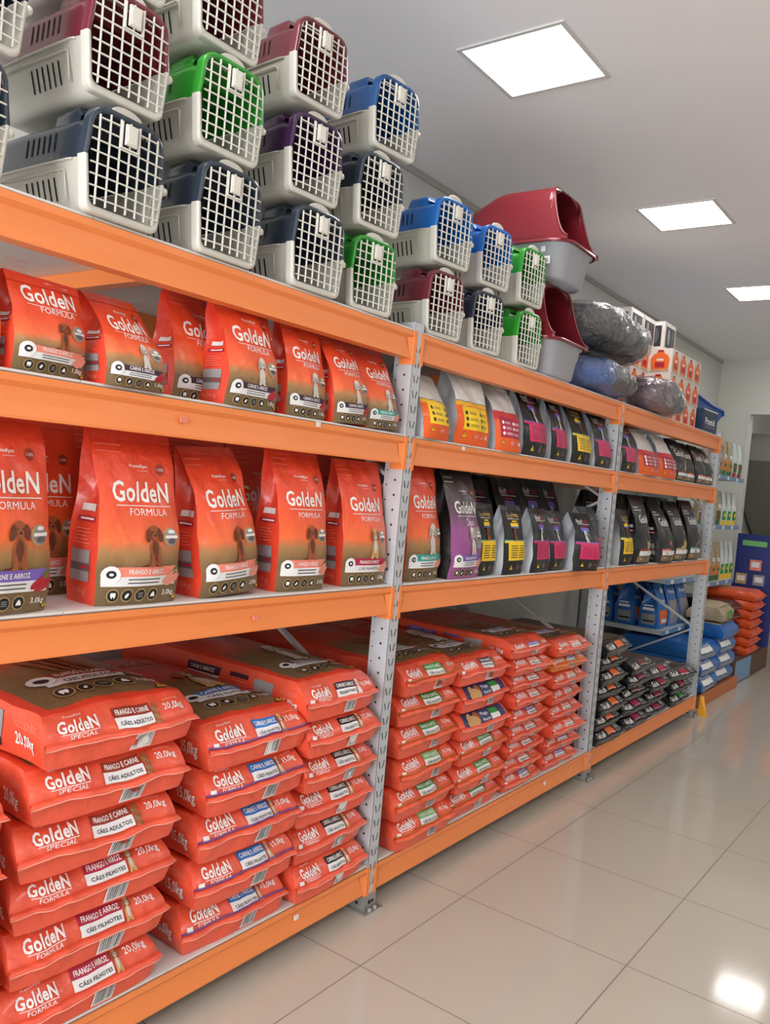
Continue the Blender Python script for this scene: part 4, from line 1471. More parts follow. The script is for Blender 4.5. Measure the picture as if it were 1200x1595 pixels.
def make_carrier(color, small=False):
    root = empty('pet_carrier', (0, 0, 0))
    cm = 'plastic_' + color
    xs = [-.40, -.395, -.375, -.33, -.25, -.17, -.10, -.068, -.06, -.053, -.045, -.02]
    lo, up = MB(), MB()
    S1, S2 = [], []
    for x in xs:
        w = body_w(x)
        rr = sstep(-.40, -.36, x)
        zb = .001 + .012 * (1 - rr)
        lip = .004 if x < -.065 else 0
        S1.append((x, lowU(w * (.9 + .1 * rr), w * (.80 + .02 * rr) - .01, zb, ZS, .028)))
        S2.append((x, topU(w * (.9 + .1 * rr) - .004, w * (.92 + .02 * rr), ZS, (.208 - .020 * (1 - rr)) if x < -.05 else .206, .03)))
    loft(lo, S1, 'plastic_cream', True)
    loft(up, S2, cm, True)
    # rim between the halves
    rim = []
    for x in xs[1:-2]:
        rim.append(body_w(x) / 2 + .002)
    for sg in (-1, 1):
        lo.tube([(x, sg * r, ZS - .004) for x, r in zip(xs[1:-2], rim)], .0025, 'plastic_cream', 6)
        lo.tube([(-.33, sg * .103, ZS - .022), (-.2, sg * .1065, ZS - .022), (-.085, sg * .1065, ZS - .022), (-.078, sg * .105, ZS - .026), (-.076, sg * .098, ZS - .085)], .0022, 'plastic_cream', 6)
    for sg in (-1, 1):
        for q in range(6):
            x = -.125 - q * .021
            for mbq, OL, za, zz in ((up, topU(body_w(x) - .004, body_w(x) * .94, ZS, .208, .03), ZS + .022, ZS + .062), (lo, lowU(body_w(x), body_w(x) * .82 - .01, .001, ZS, .028), ZS - .034, ZS - .082)):
                def yat(z):
                    h_ = OL[:len(OL) // 2]
                    for (p, q_) in zip(h_, h_[1:]):
                        if min(p[1], q_[1]) <= z <= max(p[1], q_[1]):
                            return p[0] + (q_[0] - p[0]) * (z - p[1]) / (q_[1] - p[1] + 1e-9)
                    return h_[-1][0]
                rows = [(x, x + .006, z) for z in lsp(za, zz, 5)]
                vs = []
                for (xa, xb_, z) in rows:
                    yy = sg * (yat(z) + .0009)
                    vs += [(xa, yy, z), (xb_, yy, z)]
                mbq.add(vs, [(2 * i, 2 * i + 1, 2 * i + 3, 2 * i + 2) for i in range(4)], 'hole_black')
    # front frame ring
    def ring(mb, fo, fi, m, rev):
        P = []
        for (x, o) in ((-.024, fo), (-.006, fo), (.0, [(a * .985, b) for a, b in fo]), (.0, fi), (-.02, fi)):
            P.append((x, o))
        loft(mb, P, m)
    ring(lo, lowU(.226, .205, .002, ZS, .02), lowU(.206, .186, .016, ZS, .016), 'plastic_cream', 0)
    ring(up, topU(.226, .208, ZS, .228, .04), topU(.206, .188, ZS, .218, .036), cm, 1)
    # shoulder closing the gap between body and frame
    loft(lo, [(-.022, lowU(.20, .16, .012, ZS, .02)), (-.022, lowU(.225, .204, .003, ZS, .02))], 'plastic_cream')
    loft(up, [(-.022, topU(.20, .18, ZS, .212, .03)), (-.022, topU(.225, .206, ZS, .227, .04))], cm)
    # stacking feet
    lo.build('lower_shell', root)
    uo = up.build('upper_shell', root)
    # raised hand grip block on the roof
    gp = MB()
    loft(gp, [(-.165, topU(.165, .155, .19, .225, .012)), (-.155, topU(.175, .16, .19, .243, .018)), (-.085, topU(.175, .16, .19, .243, .018)), (-.072, topU(.165, .155, .19, .225, .012))], cm)
    for xx in (-.155, -.085):
        o_ = topU(.175, .16, .19, .243, .018)
        gp.add([(xx, y, z) for y, z in o_], [tuple(range(len(o_)))], cm)
    gp.build('roof_grip', root)
    # door: grid with latch
    d = MB()
    nx, nz = 7, 8
    y0, y1 = -.094, .094
    zb, zt = .018, .216

    def top_at(y):
        a = abs(y)
        return zt - (0 if a < .058 else (.036 - sqrt(max(0, .036 ** 2 - (a - .058) ** 2))))
    for i in range(nx):
        y = y0 + (y1 - y0) * (i + .5) / nx
        bow = .004 * (1 - (y / .1) ** 2)
        d.bx(bow, bow + .004, y - .0014, y + .0014, zb, top_at(y), 'plastic_grid')
    for j in range(nz):
        z = zb + (zt - zb) * (j + .6) / (nz + .2)
        ymx = .099 - .010 * (z < .06) * (.06 - z) / .06
        if z > .185:
            ymx = .09 - (z - .185) * .7
        mid = (-.019, .019) if z > .165 else None
        segs = [(-ymx, ymx)] if not mid else [(-ymx, -.022), (.022, ymx)]
        for a, b in segs:
            n = 7
            d.grid(lambda y, s_: (.0042 + .004 * (1 - (y / .1) ** 2), y, z + s_ * .0013), lsp(a, b, n), (-1, 1), 'plastic_grid', smooth=False)
            d.grid(lambda y, s_: (.0042 + .004 * (1 - (y / .1) ** 2) - .004 * (s_ > 0), y, z + .0013), lsp(a, b, n), (-1, 1), 'plastic_grid', smooth=False)
            d.grid(lambda y, s_: (.0042 + .004 * (1 - (y / .1) ** 2) - .004 * (s_ > 0), y, z - .0013), lsp(a, b, n), (-1, 1), 'plastic_grid', smooth=False)
    for y in (-.024, .024):
        d.bx(.004, .009, y - .002, y + .002, .158, .214, 'plastic_grid')
    d.bx(.004, .009, -.024, .024, .156, .160, 'plastic_grid')
    do = d.build('door', root)
    lt = MB()
    lt.box((.0095, 0, .188), (.007, .031, .044), 'plastic_grid')
    lt.box((.0135, 0, .188), (.002, .024, .036), 'plastic_grid')
    lt.build('latch', do)
    # half-round pale handle standing on the frame
    hd = MB()
    pts = [(.042 * cos(pi * i / 12), .226 + .021 * sin(pi * i / 12)) for i in range(13)]
    hd.prism(pts, 'x', -.016, -.008, 'plastic_cream')
    hd.tube([(-.012, y * 1.02, z + .001) for y, z in pts], .0035, 'plastic_cream', 6)
    hd.build('carry_handle', root)
    for sg in (1,):
        cl = MB()
        cl.tube([(-.022, sg * .116, ZS - .012), (-.002, sg * .116, ZS - .012)], .009, 'plastic_cream', 8)
        cl.build('side_clip', root)
    return root


carr = {}
# column, row, colour, y, x, yaw, scale, description
spots = [
    (0, 0, 'slate', .755, -.01, .05, 1.0, 'slate-topped pet carrier cut off by the left edge, on the shelf'),
    (0, 1, 'navy', .775, -.01, .06, 1.0, 'navy-topped pet carrier cut off by the left edge, upper one'),
    (0, 2, 'maroon', .745, -.02, .05, 1.0, 'maroon pet carrier highest at the left edge'),
    (1, 0, 'slate', 1.110, .012, .03, .985, 'slate-topped pet carrier on the shelf under the large maroon one'),
    (1, 1, 'maroon', 1.098, .012, .0, .985, 'maroon-topped pet carrier at the top left, second layer'),
    (1, 2, 'green', 1.09, .0, .0, 1.0, 'pet carrier of which only the pale underside shows at the top edge'),
    (2, 0, 'slate', 1.420, .008, .0, .985, 'slate-topped pet carrier on the shelf under the bright green one'),
    (2, 1, 'green', 1.398, .008, -.02, .985, 'bright green pet carrier in the second layer'),
    (2, 2, 'maroon', 1.38, .0, .0, .985, 'maroon pet carrier above the bright green one'),
    (3, 0, 'slate', 1.752, .008, -.04, .985, 'slate-topped pet carrier on the shelf under the purple one'),
    (3, 1, 'purple', 1.722, .0, -.06, .96, 'purple-topped pet carrier in the second layer'),
    (3, 2, 'wine', 1.712, .0, -.06, .96, 'wine-red pet carrier above the purple one'),
    (4, 0, 'green', 2.018, .0, -.1, .93, 'narrow green pet carrier on the shelf under a slate one'),
    (4, 1, 'slate', 2.02, .0, -.06, .97, 'slate-topped pet carrier under the dark blue one'),
    (4, 2, 'blue', 2.065, .0, -.1, .97, 'dark blue pet carrier highest of its column'),
    (5, 0, 'maroon', 2.430, .0, -.08, .97, 'maroon-topped pet carrier behind the top of the first upright'),
    (5, 1, 'azure', 2.435, .005, -.1, .97, 'azure blue pet carrier on the maroon one'),
    (6, 0, 'slate', 2.722, .0, -.12, .9, 'small slate-topped pet carrier on the shelf'),
    (6, 1, 'azure', 2.745, .0, -.12, .9, 'small azure blue pet carrier on a slate one'),
    (7, 0, 'green', 3.062, .0, -.06, .9, 'small green pet carrier on the shelf beside the litter boxes'),
    (7, 1, 'green', 3.045, .0, -.06, .9, 'small green pet carrier on top of another green one'),
]
for (c, r, color, y, x, yaw, sc, lb) in spots:
    if color not in carr:
        carr[color] = make_carrier(color)
        o = carr[color]
    else:
        o = copy_tree(carr[color])
    o.location = (x, y, ZB[4] + r * .2465 + (.0 if r == 0 else .0))
    o.rotation_euler = (0, 0, yaw)
    o.scale = (sc, sc * .95, sc if sc > .95 else .97)
    tag(o, lb, 'pet carrier', 'pet carriers stacked on top of the rack')

# ================================================================== HOODED LITTER BOXES


def rrect(w, l, r, n=6):
    """rounded rectangle outline centred on 0: x in +-l/2, y in +-w/2"""
    P = []
    for cx, cy, a in ((l / 2 - r, w / 2 - r, 0), (-l / 2 + r, w / 2 - r, pi / 2), (-l / 2 + r, -w / 2 + r, pi), (l / 2 - r, -w / 2 + r, 3 * pi / 2)):
        P += [(cx + r * cos(a + pi / 2 * i / n), cy + r * sin(a + pi / 2 * i / n)) for i in range(n + 1)]
    return P


def ringloft(mb, secs, m, cap_bottom=False, cap_top=False):
    n = len(secs[0][1])
    vs, F = [], []
    for z, o in secs:
        vs += [(x, y, z) for x, y in o]
    for j in range(len(secs) - 1):
        for i in range(n):
            F.append((j * n + i, j * n + (i + 1) % n, (j + 1) * n + (i + 1) % n, (j + 1) * n + i))
    if cap_bottom:
        F.append(tuple(range(n - 1, -1, -1)))
    if cap_top:
        F.append(tuple(range((len(secs) - 1) * n, len(secs) * n)))
    mb.add(vs, F, m, smooth=True)


def make_litter():
    root = empty('litter_box', (0, 0, 0))
    Wd, Ld = .42, .52
    t = MB()
    ringloft(t, [(.0, rrect(Wd - .10, Ld - .10, .07)), (.012, rrect(Wd - .075, Ld - .075, .075)), (.085, rrect(Wd - .05, Ld - .05, .08)), (.088, rrect(Wd - .042, Ld - .042, .08)), (.125, rrect(Wd - .032, Ld - .032, .085)),
                 (.128, rrect(Wd - .01, Ld - .01, .09)), (.136, rrect(Wd - .01, Ld - .01, .09)), (.136, rrect(Wd - .05, Ld - .05, .08)), (.02, rrect(Wd - .085, Ld - .085, .07)), (.018, rrect(.1, .1, .04))], 'litter_grey', True, True)
    tb = t.build('tray', root)
    s = MB()
    y = Wd / 2 - .0
    a = Art()
    a.rect(0, 0, .09, .028, 'print_paper', 0)
    a.rect(.005, .004, .045, .024, 'print_blue', 1)
    a.rect(.055, .006, .08, .02, 'print_grey', 1)
    a.rect(.045, .045, .065, .065, 'print_paper', 0)
    # sticker on the camera-facing side near the front corner
    a.apply(s, lambda x, yy, o: (.09 + x, -(Wd - .052 + .02 * yy / .08) / 2 - .002 - o, .052 + yy))
    s.build('sticker', tb)
    # hood: arch sections; the side walls sweep down towards the front
    h = MB()
    zt = .355
    nseg = 20

    def arch(x):
        f = (x + Ld / 2) / Ld           # 0 back .. 1 front
        topz = zt - .05 * (1 - sstep(0, .35, f))
        w = (Wd - .02) * (1 - .10 * (1 - sstep(0, .12, f)))
        wt = w * .80
        r = .045
        pr = [(w / 2, .136), (w / 2 - .006, .18)]
        pr += arcpts(wt / 2 - r + .01, topz - r, r, 0, pi / 2, 6)
        return pr, topz

    def cutz(x):
        # highest z kept at this x (front opening curve)
        u = x / (Ld / 2)
        if u <= .6:
            return 9
        return .150 + .205 * max(0.0, (1 - u) / .4) ** 2.1
    xs = sorted(lsp(-Ld / 2 + .005, Ld / 2 - .005, 33) + [.3 * Ld - .0005, .3 * Ld + .0005])
    for sg in (-1, 1):
        vs, F = [], []
        nrow = 12
        for x in xs:
            pr, tz = arch(x)
            cz = min(cutz(x), tz + .01)
            # resample the side wall up to cz (points along the profile)
            prof = pr + [(0.06, tz + .003), (0, tz + .004)]
            full = cutz(x) > 1
            keep = []
            L_ = [0]
            for p, q in zip(prof, prof[1:]):
                L_.append(L_[-1] + sqrt((p[0] - q[0]) ** 2 + (p[1] - q[1]) ** 2))
            tot = L_[-1]
            if not full:
                for k, (p, q) in enumerate(zip(prof, prof[1:])):
                    if q[1] >= cz:
                        f = (cz - p[1]) / max(1e-6, q[1] - p[1])
                        tot = L_[k] + f * (L_[k + 1] - L_[k])
                        break
            for j in range(nrow + 1):
                s_ = tot * j / nrow
                k = 0
                while k < len(L_) - 2 and L_[k + 1] < s_:
                    k += 1
                f = (s_ - L_[k]) / max(1e-6, L_[k + 1] - L_[k])
                yv = prof[k][0] + (prof[k + 1][0] - prof[k][0]) * f
                zv = prof[k][1] + (prof[k + 1][1] - prof[k][1]) * f
                vs.append((x, sg * yv, zv))
        n = nrow + 1
        for i in range(len(xs) - 1):
            for j in range(nrow):
                F.append((i * n + j, (i + 1) * n + j, (i + 1) * n + j + 1, i * n + j + 1))
        h.add(vs, F, 'litter_red', smooth=True)
        # back wall half
        bw = vs[:n]
        h.add(bw + [(bw[0][0], 0, bw[0][2])], [tuple(range(n)) + (n,)], 'litter_red')
        # thick lip along the opening
        edge = [vs[i * n + nrow] for i in range(len(xs)) if cutz(xs[i]) < 1]
        h.tube(edge, .005, 'litter_red', 6)
        st = [vs[i * n + j] for i in (11,) for j in range(n)]
    i0 = [i for i in range(len(xs)) if cutz(xs[i]) > 1][-1]
    # skirt
    ringloft(h, [(.130, rrect(Wd + .02, Ld + .02, .10)), (.142, rrect(Wd + .012, Ld + .012, .10)), (.146, rrect(Wd - .03, Ld - .03, .09))], 'litter_red')
    ho = h.build('hood', root)
    md = ho.modifiers.new('thickness', 'SOLIDIFY')
    md.thickness = .004
    return root


lit = make_litter()
lit.location = (-.20, 3.375, ZB[4])
lit.scale = (.95, .88, 1.12)
tag(lit, 'lower hooded cat litter box with dark red hood and grey tray, on the shelf', 'litter box', 'hooded litter boxes')
lit2 = copy_tree(lit)
lit2.location = (-.195, 3.38, ZB[4] + .36 * 1.12 + .004)
lit2.rotation_euler = (0, 0, .02)
tag(lit2, 'upper hooded cat litter box standing on the other one, near the ceiling', 'litter box', 'hooded litter boxes')


# ================================================================== WRAPPED PET BEDS
def make_bed(L_, W_, H_, seed, m_a, m_b):
    """a soft bed in clear film: superellipsoid cushion with a second colour inside"""
    def S(u, v, k=1.0, n_amp=.02):
        # u around 0..2pi (about the length axis y), v -1..1 along y
        r = (1 - abs(v) ** 3.2) ** (1 / 2.6)
        cx = cos(u)
        cz = sin(u)
        x = (abs(cx) ** .75) * (1 if cx > 0 else -1) * W_ / 2 * r * k
        z = (abs(cz) ** .8) * (1 if cz > 0 else -1) * H_ / 2 * r * k
        y = v * L_ / 2 * k
        n = noise.noise(Vector((x * 8 + seed, y * 9, z * 8))) * n_amp + noise.noise(Vector((x * 25 + seed, y * 15, z * 25))) * n_amp * .35
        q = Vector((x, y, z))
        d = Vector((cx, 0, cz))
        q += d * n
        q.z = max(q.z, -H_ / 2)
        return (q.x, q.y, q.z + H_ / 2)
    root = empty('pet_bed', (0, 0, 0))
    c = MB()
    us = lsp(0, 2 * pi, 41)
    vs = [-1, -.995, -.98, -.94, -.88] + lsp(-.8, .8, 19) + [.88, .94, .98, .995, 1]
    half = len(vs) // 2
    c.grid(lambda u, v: S(u, v, .97), us, vs, m_a)
    c.build('cushion', root)
    b = MB()
    b.grid(lambda u, v: S(u, v, .978), lsp(-.2 * pi, .55 * pi, 20), lsp(-.35, .9, 18), m_b)
    b.build('inner_cushion', root)
    f = MB()
    f.grid(lambda u, v: S(u, v, 1.03, .028), us, vs, 'clear_film')
    f.grid(lambda u, v: (S(u, 1, 1.03)[0] + cos(u) * .02 * v + .02 * v, L_ / 2 * 1.02 + v * .03, H_ * .5 + sin(u) * .06 * v), us, lsp(0, 1, 4), 'clear_film')
    f.build('plastic_wrap', root)
    return root


b1 = make_bed(.68, .52, .20, 1.0, 'fabric_blue', 'fabric_grey')
put(b1, -.20, 4.00, ZB[4], 0.05, 'blue and grey pet bed in clear plastic, lower left of the three wrapped beds', 'pet bed', 'pet beds wrapped in plastic')
b2 = make_bed(.95, .52, .235, 5.0, 'fabric_grey', 'fabric_grey')
put(b2, -.22, 4.15, ZB[4] + .225, 0.08, 'dark grey pet bed in shiny clear plastic, on top of the blue one', 'pet bed', 'pet beds wrapped in plastic')
b3 = make_bed(.52, .27, .20, 9.0, 'fabric_plum', 'fabric_grey')
put(b3, -.045, 4.735, ZB[4], 0.0, 'grey and plum pet bed in clear plastic beside the printed cartons', 'pet bed', 'pet beds wrapped in plastic')


# ================================================================== CARTONS ON TOP
def make_carton(w, d, h, m, art=None, sideart=None):
    b = MB()
    b.box((-d / 2, 0, h / 2), (d, w, h), m)
    if art:
        art.apply(b, lambda x, y, o: (.0002 + o, x * w, y * h))
    if sideart:
        sideart.apply(b, lambda x, y, o: (-d / 2 + x * d, -w / 2 - .0002 - o, y * h))
    return b.build('carton')


def bottle_art():
    A = Art()
    A.poly([(-.36, .12), (.36, .12), (.40, .55), (.28, .74), (.16, .78), (.16, .86), (-.16, .86), (-.16, .78), (-.28, .74), (-.40, .55)], 'print_orange', 1)
    A.rect(-.2, .2, .2, .42, 'print_meat', 2)
    A.rect(-.14, .48, .14, .56, 'print_paper', 2)
    A.rect(-.4, .04, .4, .09, 'print_gold', 1)
    A.rect(-.12, .84, .12, .93, 'print_meat', 1)
    return A


ba = bottle_art()
ct = make_carton(.145, .145, .145, 'carton_white', ba, ba)
first = True
for r in range(3):
    for c in range(6):
        y = 4.817 + c * .149 + .004 * r
        o = ct if first else copy_tree(ct)
        first = False
        put(o, -.075 if c > 1 else -.215, y, ZB[4] + r * .147, RNG.uniform(-.02, .02), 'white carton printed with an orange bottle, %s row, %s from the left' % (['bottom', 'middle', 'top'][r], ['first', 'second', 'third', 'fourth', 'fifth', 'sixth'][c]), 'box', 'cartons printed with orange bottles')
bk_art = Art()
bk_art.rect(-.4, .1, .4, .9, 'carton_black', 1)
bk_art.ell(-.15, .5, .12, .3, 'print_grey', 2)
bk_art.ell(.2, .5, .12, .3, 'print_grey_dark', 2)
bk_art.rect(-.4, .85, .4, .95, 'print_paper', 2)
cb = make_carton(.2, .2, .17, 'carton_white', bk_art, bk_art)
cspots = [(4.775, -.21, 'left'), (4.985, -.21, 'middle'), (5.195, -.15, 'right')]
for i, (y, x, w) in enumerate(cspots):
    o = cb if i == 0 else copy_tree(cb)
    put(o, x, y, ZB[4] + .4425, 0, 'white carton with black print on top of the orange-printed cartons, ' + w, 'box', 'cartons with black print')
plinth = make_carton(.66, .26, .0 + .24, 'carton_brown')
dk = make_carton(.26, .3, .13, 'carton_black')
put(dk, -.50, 3.93, ZB[4] + .50, .1, 'dark carton showing above the grey wrapped bed', 'box', None)
put(plinth, -.50, 4.0, ZB[4], 0, 'brown carton hidden behind the wrapped beds', 'box', None)
pl2 = make_carton(.5, .24, .255, 'carton_brown')
put(pl2, -.50, 3.95, ZB[4] + .2415, 0, 'brown carton stacked behind the grey wrapped bed', 'box', None)

# navy display with white lettering and a blue tub leaning on it
nv = Art()
nv.text('Premiê', -.36, .36, .30, 'print_white', 1, bold=.02, width=.68)
nv.rect(-.36, .25, .36, .28, 'print_grey', 1)
nv.rect(-.5, .96, .5, 1.0, 'print_white', 1)
dsp = make_carton(.30, .12, .155, 'carton_navy', nv)
put(dsp, -.035, 5.83, ZB[4], -.03, 'small navy display box with white lettering at the end of the rack', 'box')
tub = MB()
prof = [(5.70, 1.9645), (6.10, 1.9645), (6.38, 2.06), (6.60, 2.165), (6.585, 2.20), (6.30, 2.205), (5.92, 2.235), (5.80, 2.225), (5.70, 2.15)]
tub.prism([(y - 6.0, z - 1.9625) for y, z in prof], 'x', -.45, -.165, 'carton_blue')
tub.tube([(-.16, y - 6.0, z - 1.9625) for y, z in prof[3:8]], .010, 'carton_blue', 8)
tub.tube([(-.45, -.19, .235), (-.165, -.19, .235)], .032, 'carton_blue', 12)
t_ = tub.build('plastic_tub')
put(t_, 0, 6.0, 1.963, 0, 'blue plastic tub leaning over the end of the rack behind the navy box', 'tub')

# ================================================================== BEYOND THE RACK: gondola along the left wall
gon = empty('shelf_gondola', (0, 0, 0))
tag(gon, 'light grey wall shelving with pale blue price strips beyond the orange rack', 'shelving unit')
GX = -.36
for y in (6.22, 7.24, 8.25):
    u = MB()
    u.bx(-.985, -.945, y - .02, y + .02, 0, 2.1, 'shelf_grey')
    u.build('upright', gon)
bp = MB()
bp.bx(-.992, -.985, 6.22, 8.25, 0.05, 2.1, 'shelf_grey')
bp.build('back_panel', gon)
for (z, ya, yb) in ((.515, 6.27, 7.23), (.83, 7.26, 8.24), (.83, 6.27, 7.23), (1.325, 6.27, 7.23), (1.325, 7.26, 8.24), (1.76, 6.27, 7.23), (1.76, 7.26, 8.24)):
    if z == .83 and ya < 7:
        z = .90
    s = MB()
    s.bx(-.95, GX, ya, yb, z - .03, z, 'shelf_grey')
    so = s.build('shelf', gon)
    p = MB()
    p.bx(GX, GX + .004, ya, yb, z - .036, z + .000, 'price_strip')
    for q in range(3):
        p.bx(GX + .004, GX + .005, ya + .1 + q * .3, ya + .17 + q * .3, z - .032, z - .004, 'print_paper')
    p.build('price_strip', so)


def make_snack(W, H, top, foot, bandc, seed):
    F, B, S = bag_fn(W, .05, H, seed, wr=.8, neck=.1)
    A = Art()
    h = H / W
    A.rect(-.45, .0, .45, .14 * h, foot, 1)
    A.rect(-.42, .15 * h, .42, .42 * h, bandc, 1)
    A.ell(-.1, .3 * h, .18, .12, foot, 2)
    A.rect(-.3, .5 * h, .3, .6 * h, 'print_paper', 1)
    mb = MB()
    mb.grid(lambda a, b: F(a, b), lsp(-.5, .5, 9), lsp(0, h, 12), top)
    mb.grid(lambda a, b: B(-a, b), lsp(-.5, .5, 5), lsp(0, h, 12), top)
    for sg in (-1, 1):
        mb.grid(lambda s_, t: S(sg, s_, t), lsp(0, 1, 4), lsp(0, 1, 12), top)
    A.apply(mb, F, .001, .0008)
    return mb.build('snack_pouch')


variants = [('snack_beige', 'snack_green', 'snack_orange'), ('snack_beige', 'snack_green', 'snack_brown'), ('snack_white', 'print_meat', 'snack_green'), ('snack_white', 'print_yellow', 'print_green')]
protoS = {}
ridx = {1.76: 'top shelf', 1.325: 'middle shelf', .83: 'lower shelf'}
place = []
for i in range(7):
    place.append((1.76, 7.16 + i * .172, 0 if i < 5 else 2, .31))
for i in range(7):
    place.append((1.325, 7.12 + i * .172, 1 if i < 4 else 3, .30))
for i in range(7):
    place.append((.83, 7.33 + i * .150, 0 if i < 4 else 3, .34))
for i, (z, y, v, h) in enumerate(place):
    key = (v, h)
    if key not in protoS:
        o = make_snack(.145, h, *variants[v], 60 + v)
        protoS[key] = o
    else:
        o = copy_tree(protoS[key])
    nm = ['beige and green', 'brown and green', 'white, green and red', 'white and yellow'][v]
    put(o, GX - .06, y, z + .001, 0, '%s snack pouch on the %s of grey shelving, %s from left' % (nm, ridx[z], ['first', 'second', 'third', 'fourth', 'fifth', 'sixth', 'seventh'][i % 7]), 'pouch', 'snack pouches on the ' + ridx[z])

# blue cat litter bags on the low shelf
bl = Art()
bl.text('Premiê', -.32, 1.05, .13, 'print_white', 1, bold=.02, width=.6)
bl.rect(-.4, .2, .3, .75, 'print_orange', 1)
bl.rect(-.3, .25, .2, .4, 'print_paper', 2)
bl.ell(.1, 1.5, .2, .1, 'print_white', 1)
bl2 = Art()
bl2.text('Premiê', -.32, 1.05, .13, 'print_white', 1, bold=.02, width=.6)
bl2.rect(-.42, .1, .42, .85, 'print_grey', 1)
bl2.ell(.05, .5, .12, .2, 'print_grey_dark', 2)
bs = Art()
bs.rect(-.35, .08, .35, .32, 'print_grey', 1)
bs.rect(-.3, .14, .3, .18, 'print_dark', 2)
bs.rect(-.35, .4, .3, .46, 'print_white', 1)
bs.rect(-.35, .49, .2, .52, 'print_white', 1)
bb1 = make_bag('cat_food_bag', .19, .15, .335, 70.1, bl, 'sack_blue', 'sack_blue', bs)
bb2 = make_bag('cat_food_bag', .24, .15, .335, 71.1, bl2, 'sack_blue', 'sack_blue', bs)
put(bb1, -.48, 6.42, .516, 0, 'blue bag with orange panel at the front of the low grey shelf', 'bag', 'blue bags on the low grey shelf')
put(bb2, -.48, 6.68, .516, 0, 'blue bag with pale cat picture, right of the orange-panelled one', 'bag', 'blue bags on the low grey shelf')
o = copy_tree(bb2)
put(o, -.48, 6.95, .516, 0, 'blue bag with pale picture, farthest right on the low grey shelf', 'bag', 'blue bags on the low grey shelf')
for i, (x, y) in enumerate(((-.67, 6.42), (-.67, 6.68), (-.67, 6.95), (-.85, 6.45))):
    o = copy_tree(bb1)
    put(o, x, y, .516, 0, 'dark blue bag in the rear of the low grey shelf, %s' % ['left', 'middle', 'right', 'against the wall'][i], 'bag', 'blue bags at the rear of the low grey shelf')

# ------------------------------------------------------------------ floor goods beyond the rack
plat = MB()
plat.bx(-.75, -.045, 6.28, 7.38, .0, .085, 'pallet_orange')
plat.bx(-.045, -.040, 6.28, 7.38, .01, .10, 'pallet_orange')
po = plat.build('floor_plinth')
pa = Art()
pa.lines(0, .1, 1, .9, 2, 'print_paper', 0)
tag(po, 'low orange-brown plinth on the floor under the blue sacks', 'platform')
bsE = Art()
bsE.rect(-.42, .12, .1, .2, 'print_white', 1)
bsE.rect(-.45, .03, .3, .09, 'print_grey', 1)
bsE.text('Premiê', -.4, .2, .045, 'print_white', 1, width=.5)
TS = .115
spB = [lambda: make_sack('cat_litter_sack', .62, .46, TS, 80.1, bsE, None, None, m_body='sack_blue', m_top='sack_blue', flap=False, puff=.0),
       lambda: make_sack('cat_litter_sack', .27, .46, TS, 81.1, None, None, None, m_body='sack_blue', m_top='sack_cream', flap=False, puff=.0)]
stack([spB[0], spB[1]], 3, 6.57, .46, TS, .62, 'near blue stack beyond the rack', 'blue sacks beyond the rack, near stack', [0, 0, 0], x=-.06, z0=.1005, descs=['bright blue sack', 'blue and beige sack'])
stack([spB[0], spB[1]], 4, 7.06, .46, TS, .62, 'far blue stack beyond the rack', 'blue sacks beyond the rack, far stack', [0, 0, 0, 1], x=-.06, z0=.1005, descs=['bright blue sack', 'blue and beige sack'])
crE = Art()
crE.rect(-.2, .03, .3, .16, 'print_green', 1)
crE.text('B', 0.0, .05, .09, 'print_white', 2, width=.08)
cr = make_sack('feed_sack', .27, .45, .11, 84.1, crE, None, None, m_body='sack_cream', m_top='sack_cream', flap=False, puff=.03)
put(cr, -.10, 7.10, .1005 + 4 * (TS + .001) + .012, .06, 'cream sack with green print lying on the far blue stack', 'sack')

mbx = MB()
mbx.bx(-.62, -.075, 7.42, 8.62, 0, .20, 'carton_brown')
mbx.bx(-.075, -.072, 7.42, 7.95, .01, .195, 'price_strip')
mo = mbx.build('floor_plinth')
tag(mo, 'long dark brown plinth on the floor with a bluish panel, under the orange sacks', 'platform')
spO = [lambda: make_sack('pet_food_sack', .50, .46, .079, 86.1, None, None, None, m_body='sack_orange_deep', m_top='sack_orange_deep', edge=None, puff=.0, wr=1.3)]
stack(spO, 7, 8.03, .46, .079, .50, 'orange stack at the far end', 'orange sacks at the far end', [0] * 7, x=-.08, z0=.201, descs=['crumpled orange sack'])
spK = [lambda: make_sack('pet_food_sack', .55, .42, .079, 88.1, None, None, None, m_body='sack_black', m_top='sack_black', edge='print_grey', puff=.0, wr=1.2),
       lambda: make_sack('pet_food_sack', .55, .42, .079, 89.1, None, None, None, m_body='sack_maroon', m_top='sack_black', edge='print_grey', puff=.0, wr=1.2)]
stack(spK, 6, 7.56, .40, .079, .55, 'dark stack before the orange stack', 'black and maroon sacks', [0, 0, 1, 0, 1, 0], x=-.18, z0=.201, descs=['glossy black sack', 'maroon sack'])
# yellow wedge by the last foot
wd = MB()
wd.add([(0, 0, 0), (.07, -.02, 0), (.035, .10, 0), (.005, .015, .13), (.02, .045, .135)], [(0, 2, 1), (0, 1, 3), (1, 4, 3), (1, 2, 4), (0, 3, 4, 2)], 'brass_yellow')
w_ = wd.build('floor_wedge')
put(w_, .005, 6.10, 0.0, 0, 'small yellow wedge-shaped guard on the floor by the last upright', 'guard')
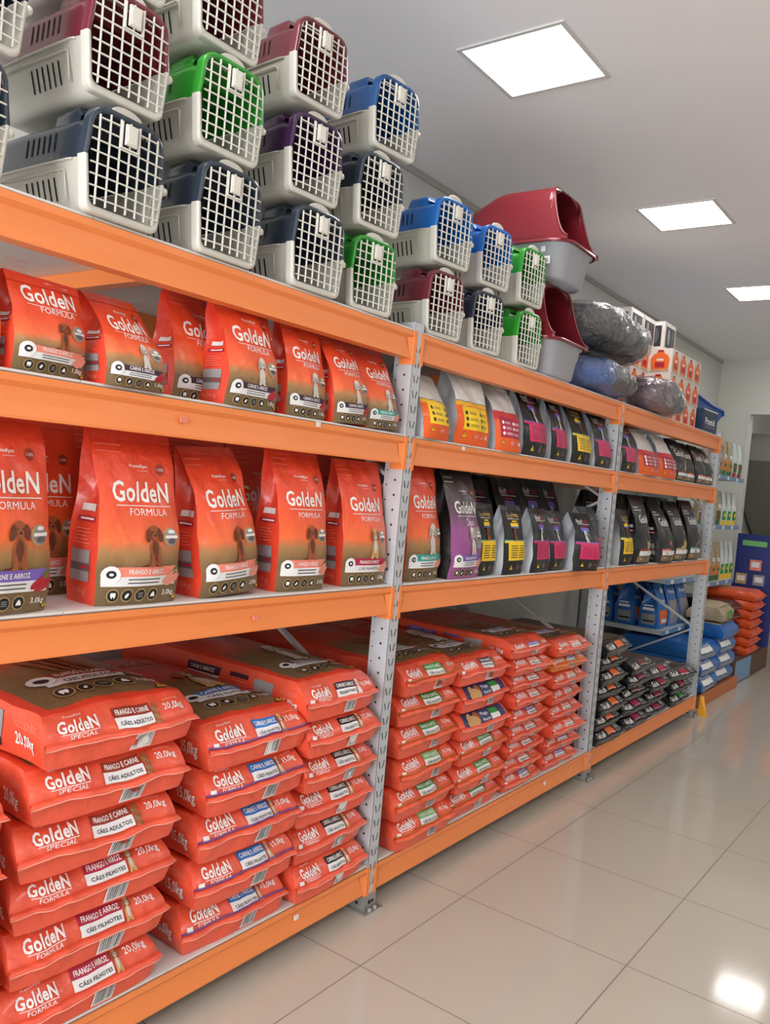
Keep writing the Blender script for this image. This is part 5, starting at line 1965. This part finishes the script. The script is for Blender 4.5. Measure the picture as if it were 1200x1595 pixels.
# blue stand with hanging packets
st = empty('display_stand', (-.30, 8.55, 0))
tag(st, 'dark blue display stand with small hanging packets at the back', 'display stand')
b = MB()
b.bx(-.13, .20, 0, .02, .42, 1.25, 'stand_blue')
b.bx(-.08, .14, -.004, 0, 1.14, 1.19, 'print_lime')
b.build('back_board', st)
b = MB()
b.bx(-.14, .24, -.02, .0, .20, .80, 'stand_blue')
b.build('lower_panel', st)
for lx in (-.16, .2):
    b = MB()
    b.bar((lx, .02, .0), (lx, .02, .45), .02, .02, 'metal_black')
    b.build('leg', st)
for i, (x, z, m) in enumerate(((.06, .96, 'print_salmon'), (-.06, .82, 'print_gold'), (.10, .82, 'print_grey'), (-.06, .66, 'print_lilac'), (.10, .66, 'print_salmon'))):
    b = MB()
    b.bx(-.05, .05, -.018, 0, -.05, .05, m)
    b.bx(-.035, .035, -.0195, -.018, -.02, .03, 'print_paper')
    o = b.build('hanging_packet')
    put(o, -.30 + x, 8.545, z, 0, 'small %s packet hanging on the blue stand, %s' % ({'print_salmon': 'salmon', 'print_gold': 'golden', 'print_grey': 'grey', 'print_lilac': 'lilac'}[m], ['upper', 'middle left', 'middle right', 'lower left', 'lower right'][i]), 'packet', 'packets on the blue stand')
# thin black rack at the right edge by the opening
rk = empty('accessory_rack', (-.16, 9.1, 0))
tag(rk, 'black wire accessory rack by the opening at the right edge', 'rack')
b = MB()
for x in (-.06, .3):
    b.bar((x, 0, 0), (x, 0, 1.75), .02, .02, 'metal_black')
for z in (.3, .8, 1.3, 1.75):
    b.bar((-.06, 0, z), (.3, 0, z), .015, .015, 'metal_black')
b.build('frame', rk)
for z, m in ((1.32, 'shelf_grey'), (.82, 'shelf_grey')):
    b = MB()
    b.bx(-.06, .32, -.15, .15, z, z + .02, m)
    b.build('shelf', rk)
for i, (z, m, h, c) in enumerate(((1.341, 'metal_black', .2, 'black'), (.841, 'sack_orange_deep', .3, 'orange'), (.2, 'sack_orange_deep', .5, 'tall orange'))):
    b = MB()
    b.box((0, 0, h / 2), (.12, .12, h * .8), m)
    b.tube([(0, 0, h * .9), (0, 0, h)], .02, m, 8)
    b.box((0, 0, .02 + h * .01), (.125, .125, .04), m)
    o = b.build('bottle')
    put(o, -.05 + .03 * i, 8.93, z if i < 2 else 0.002, 0, '%s container by the accessory rack at the right edge' % c, 'container')
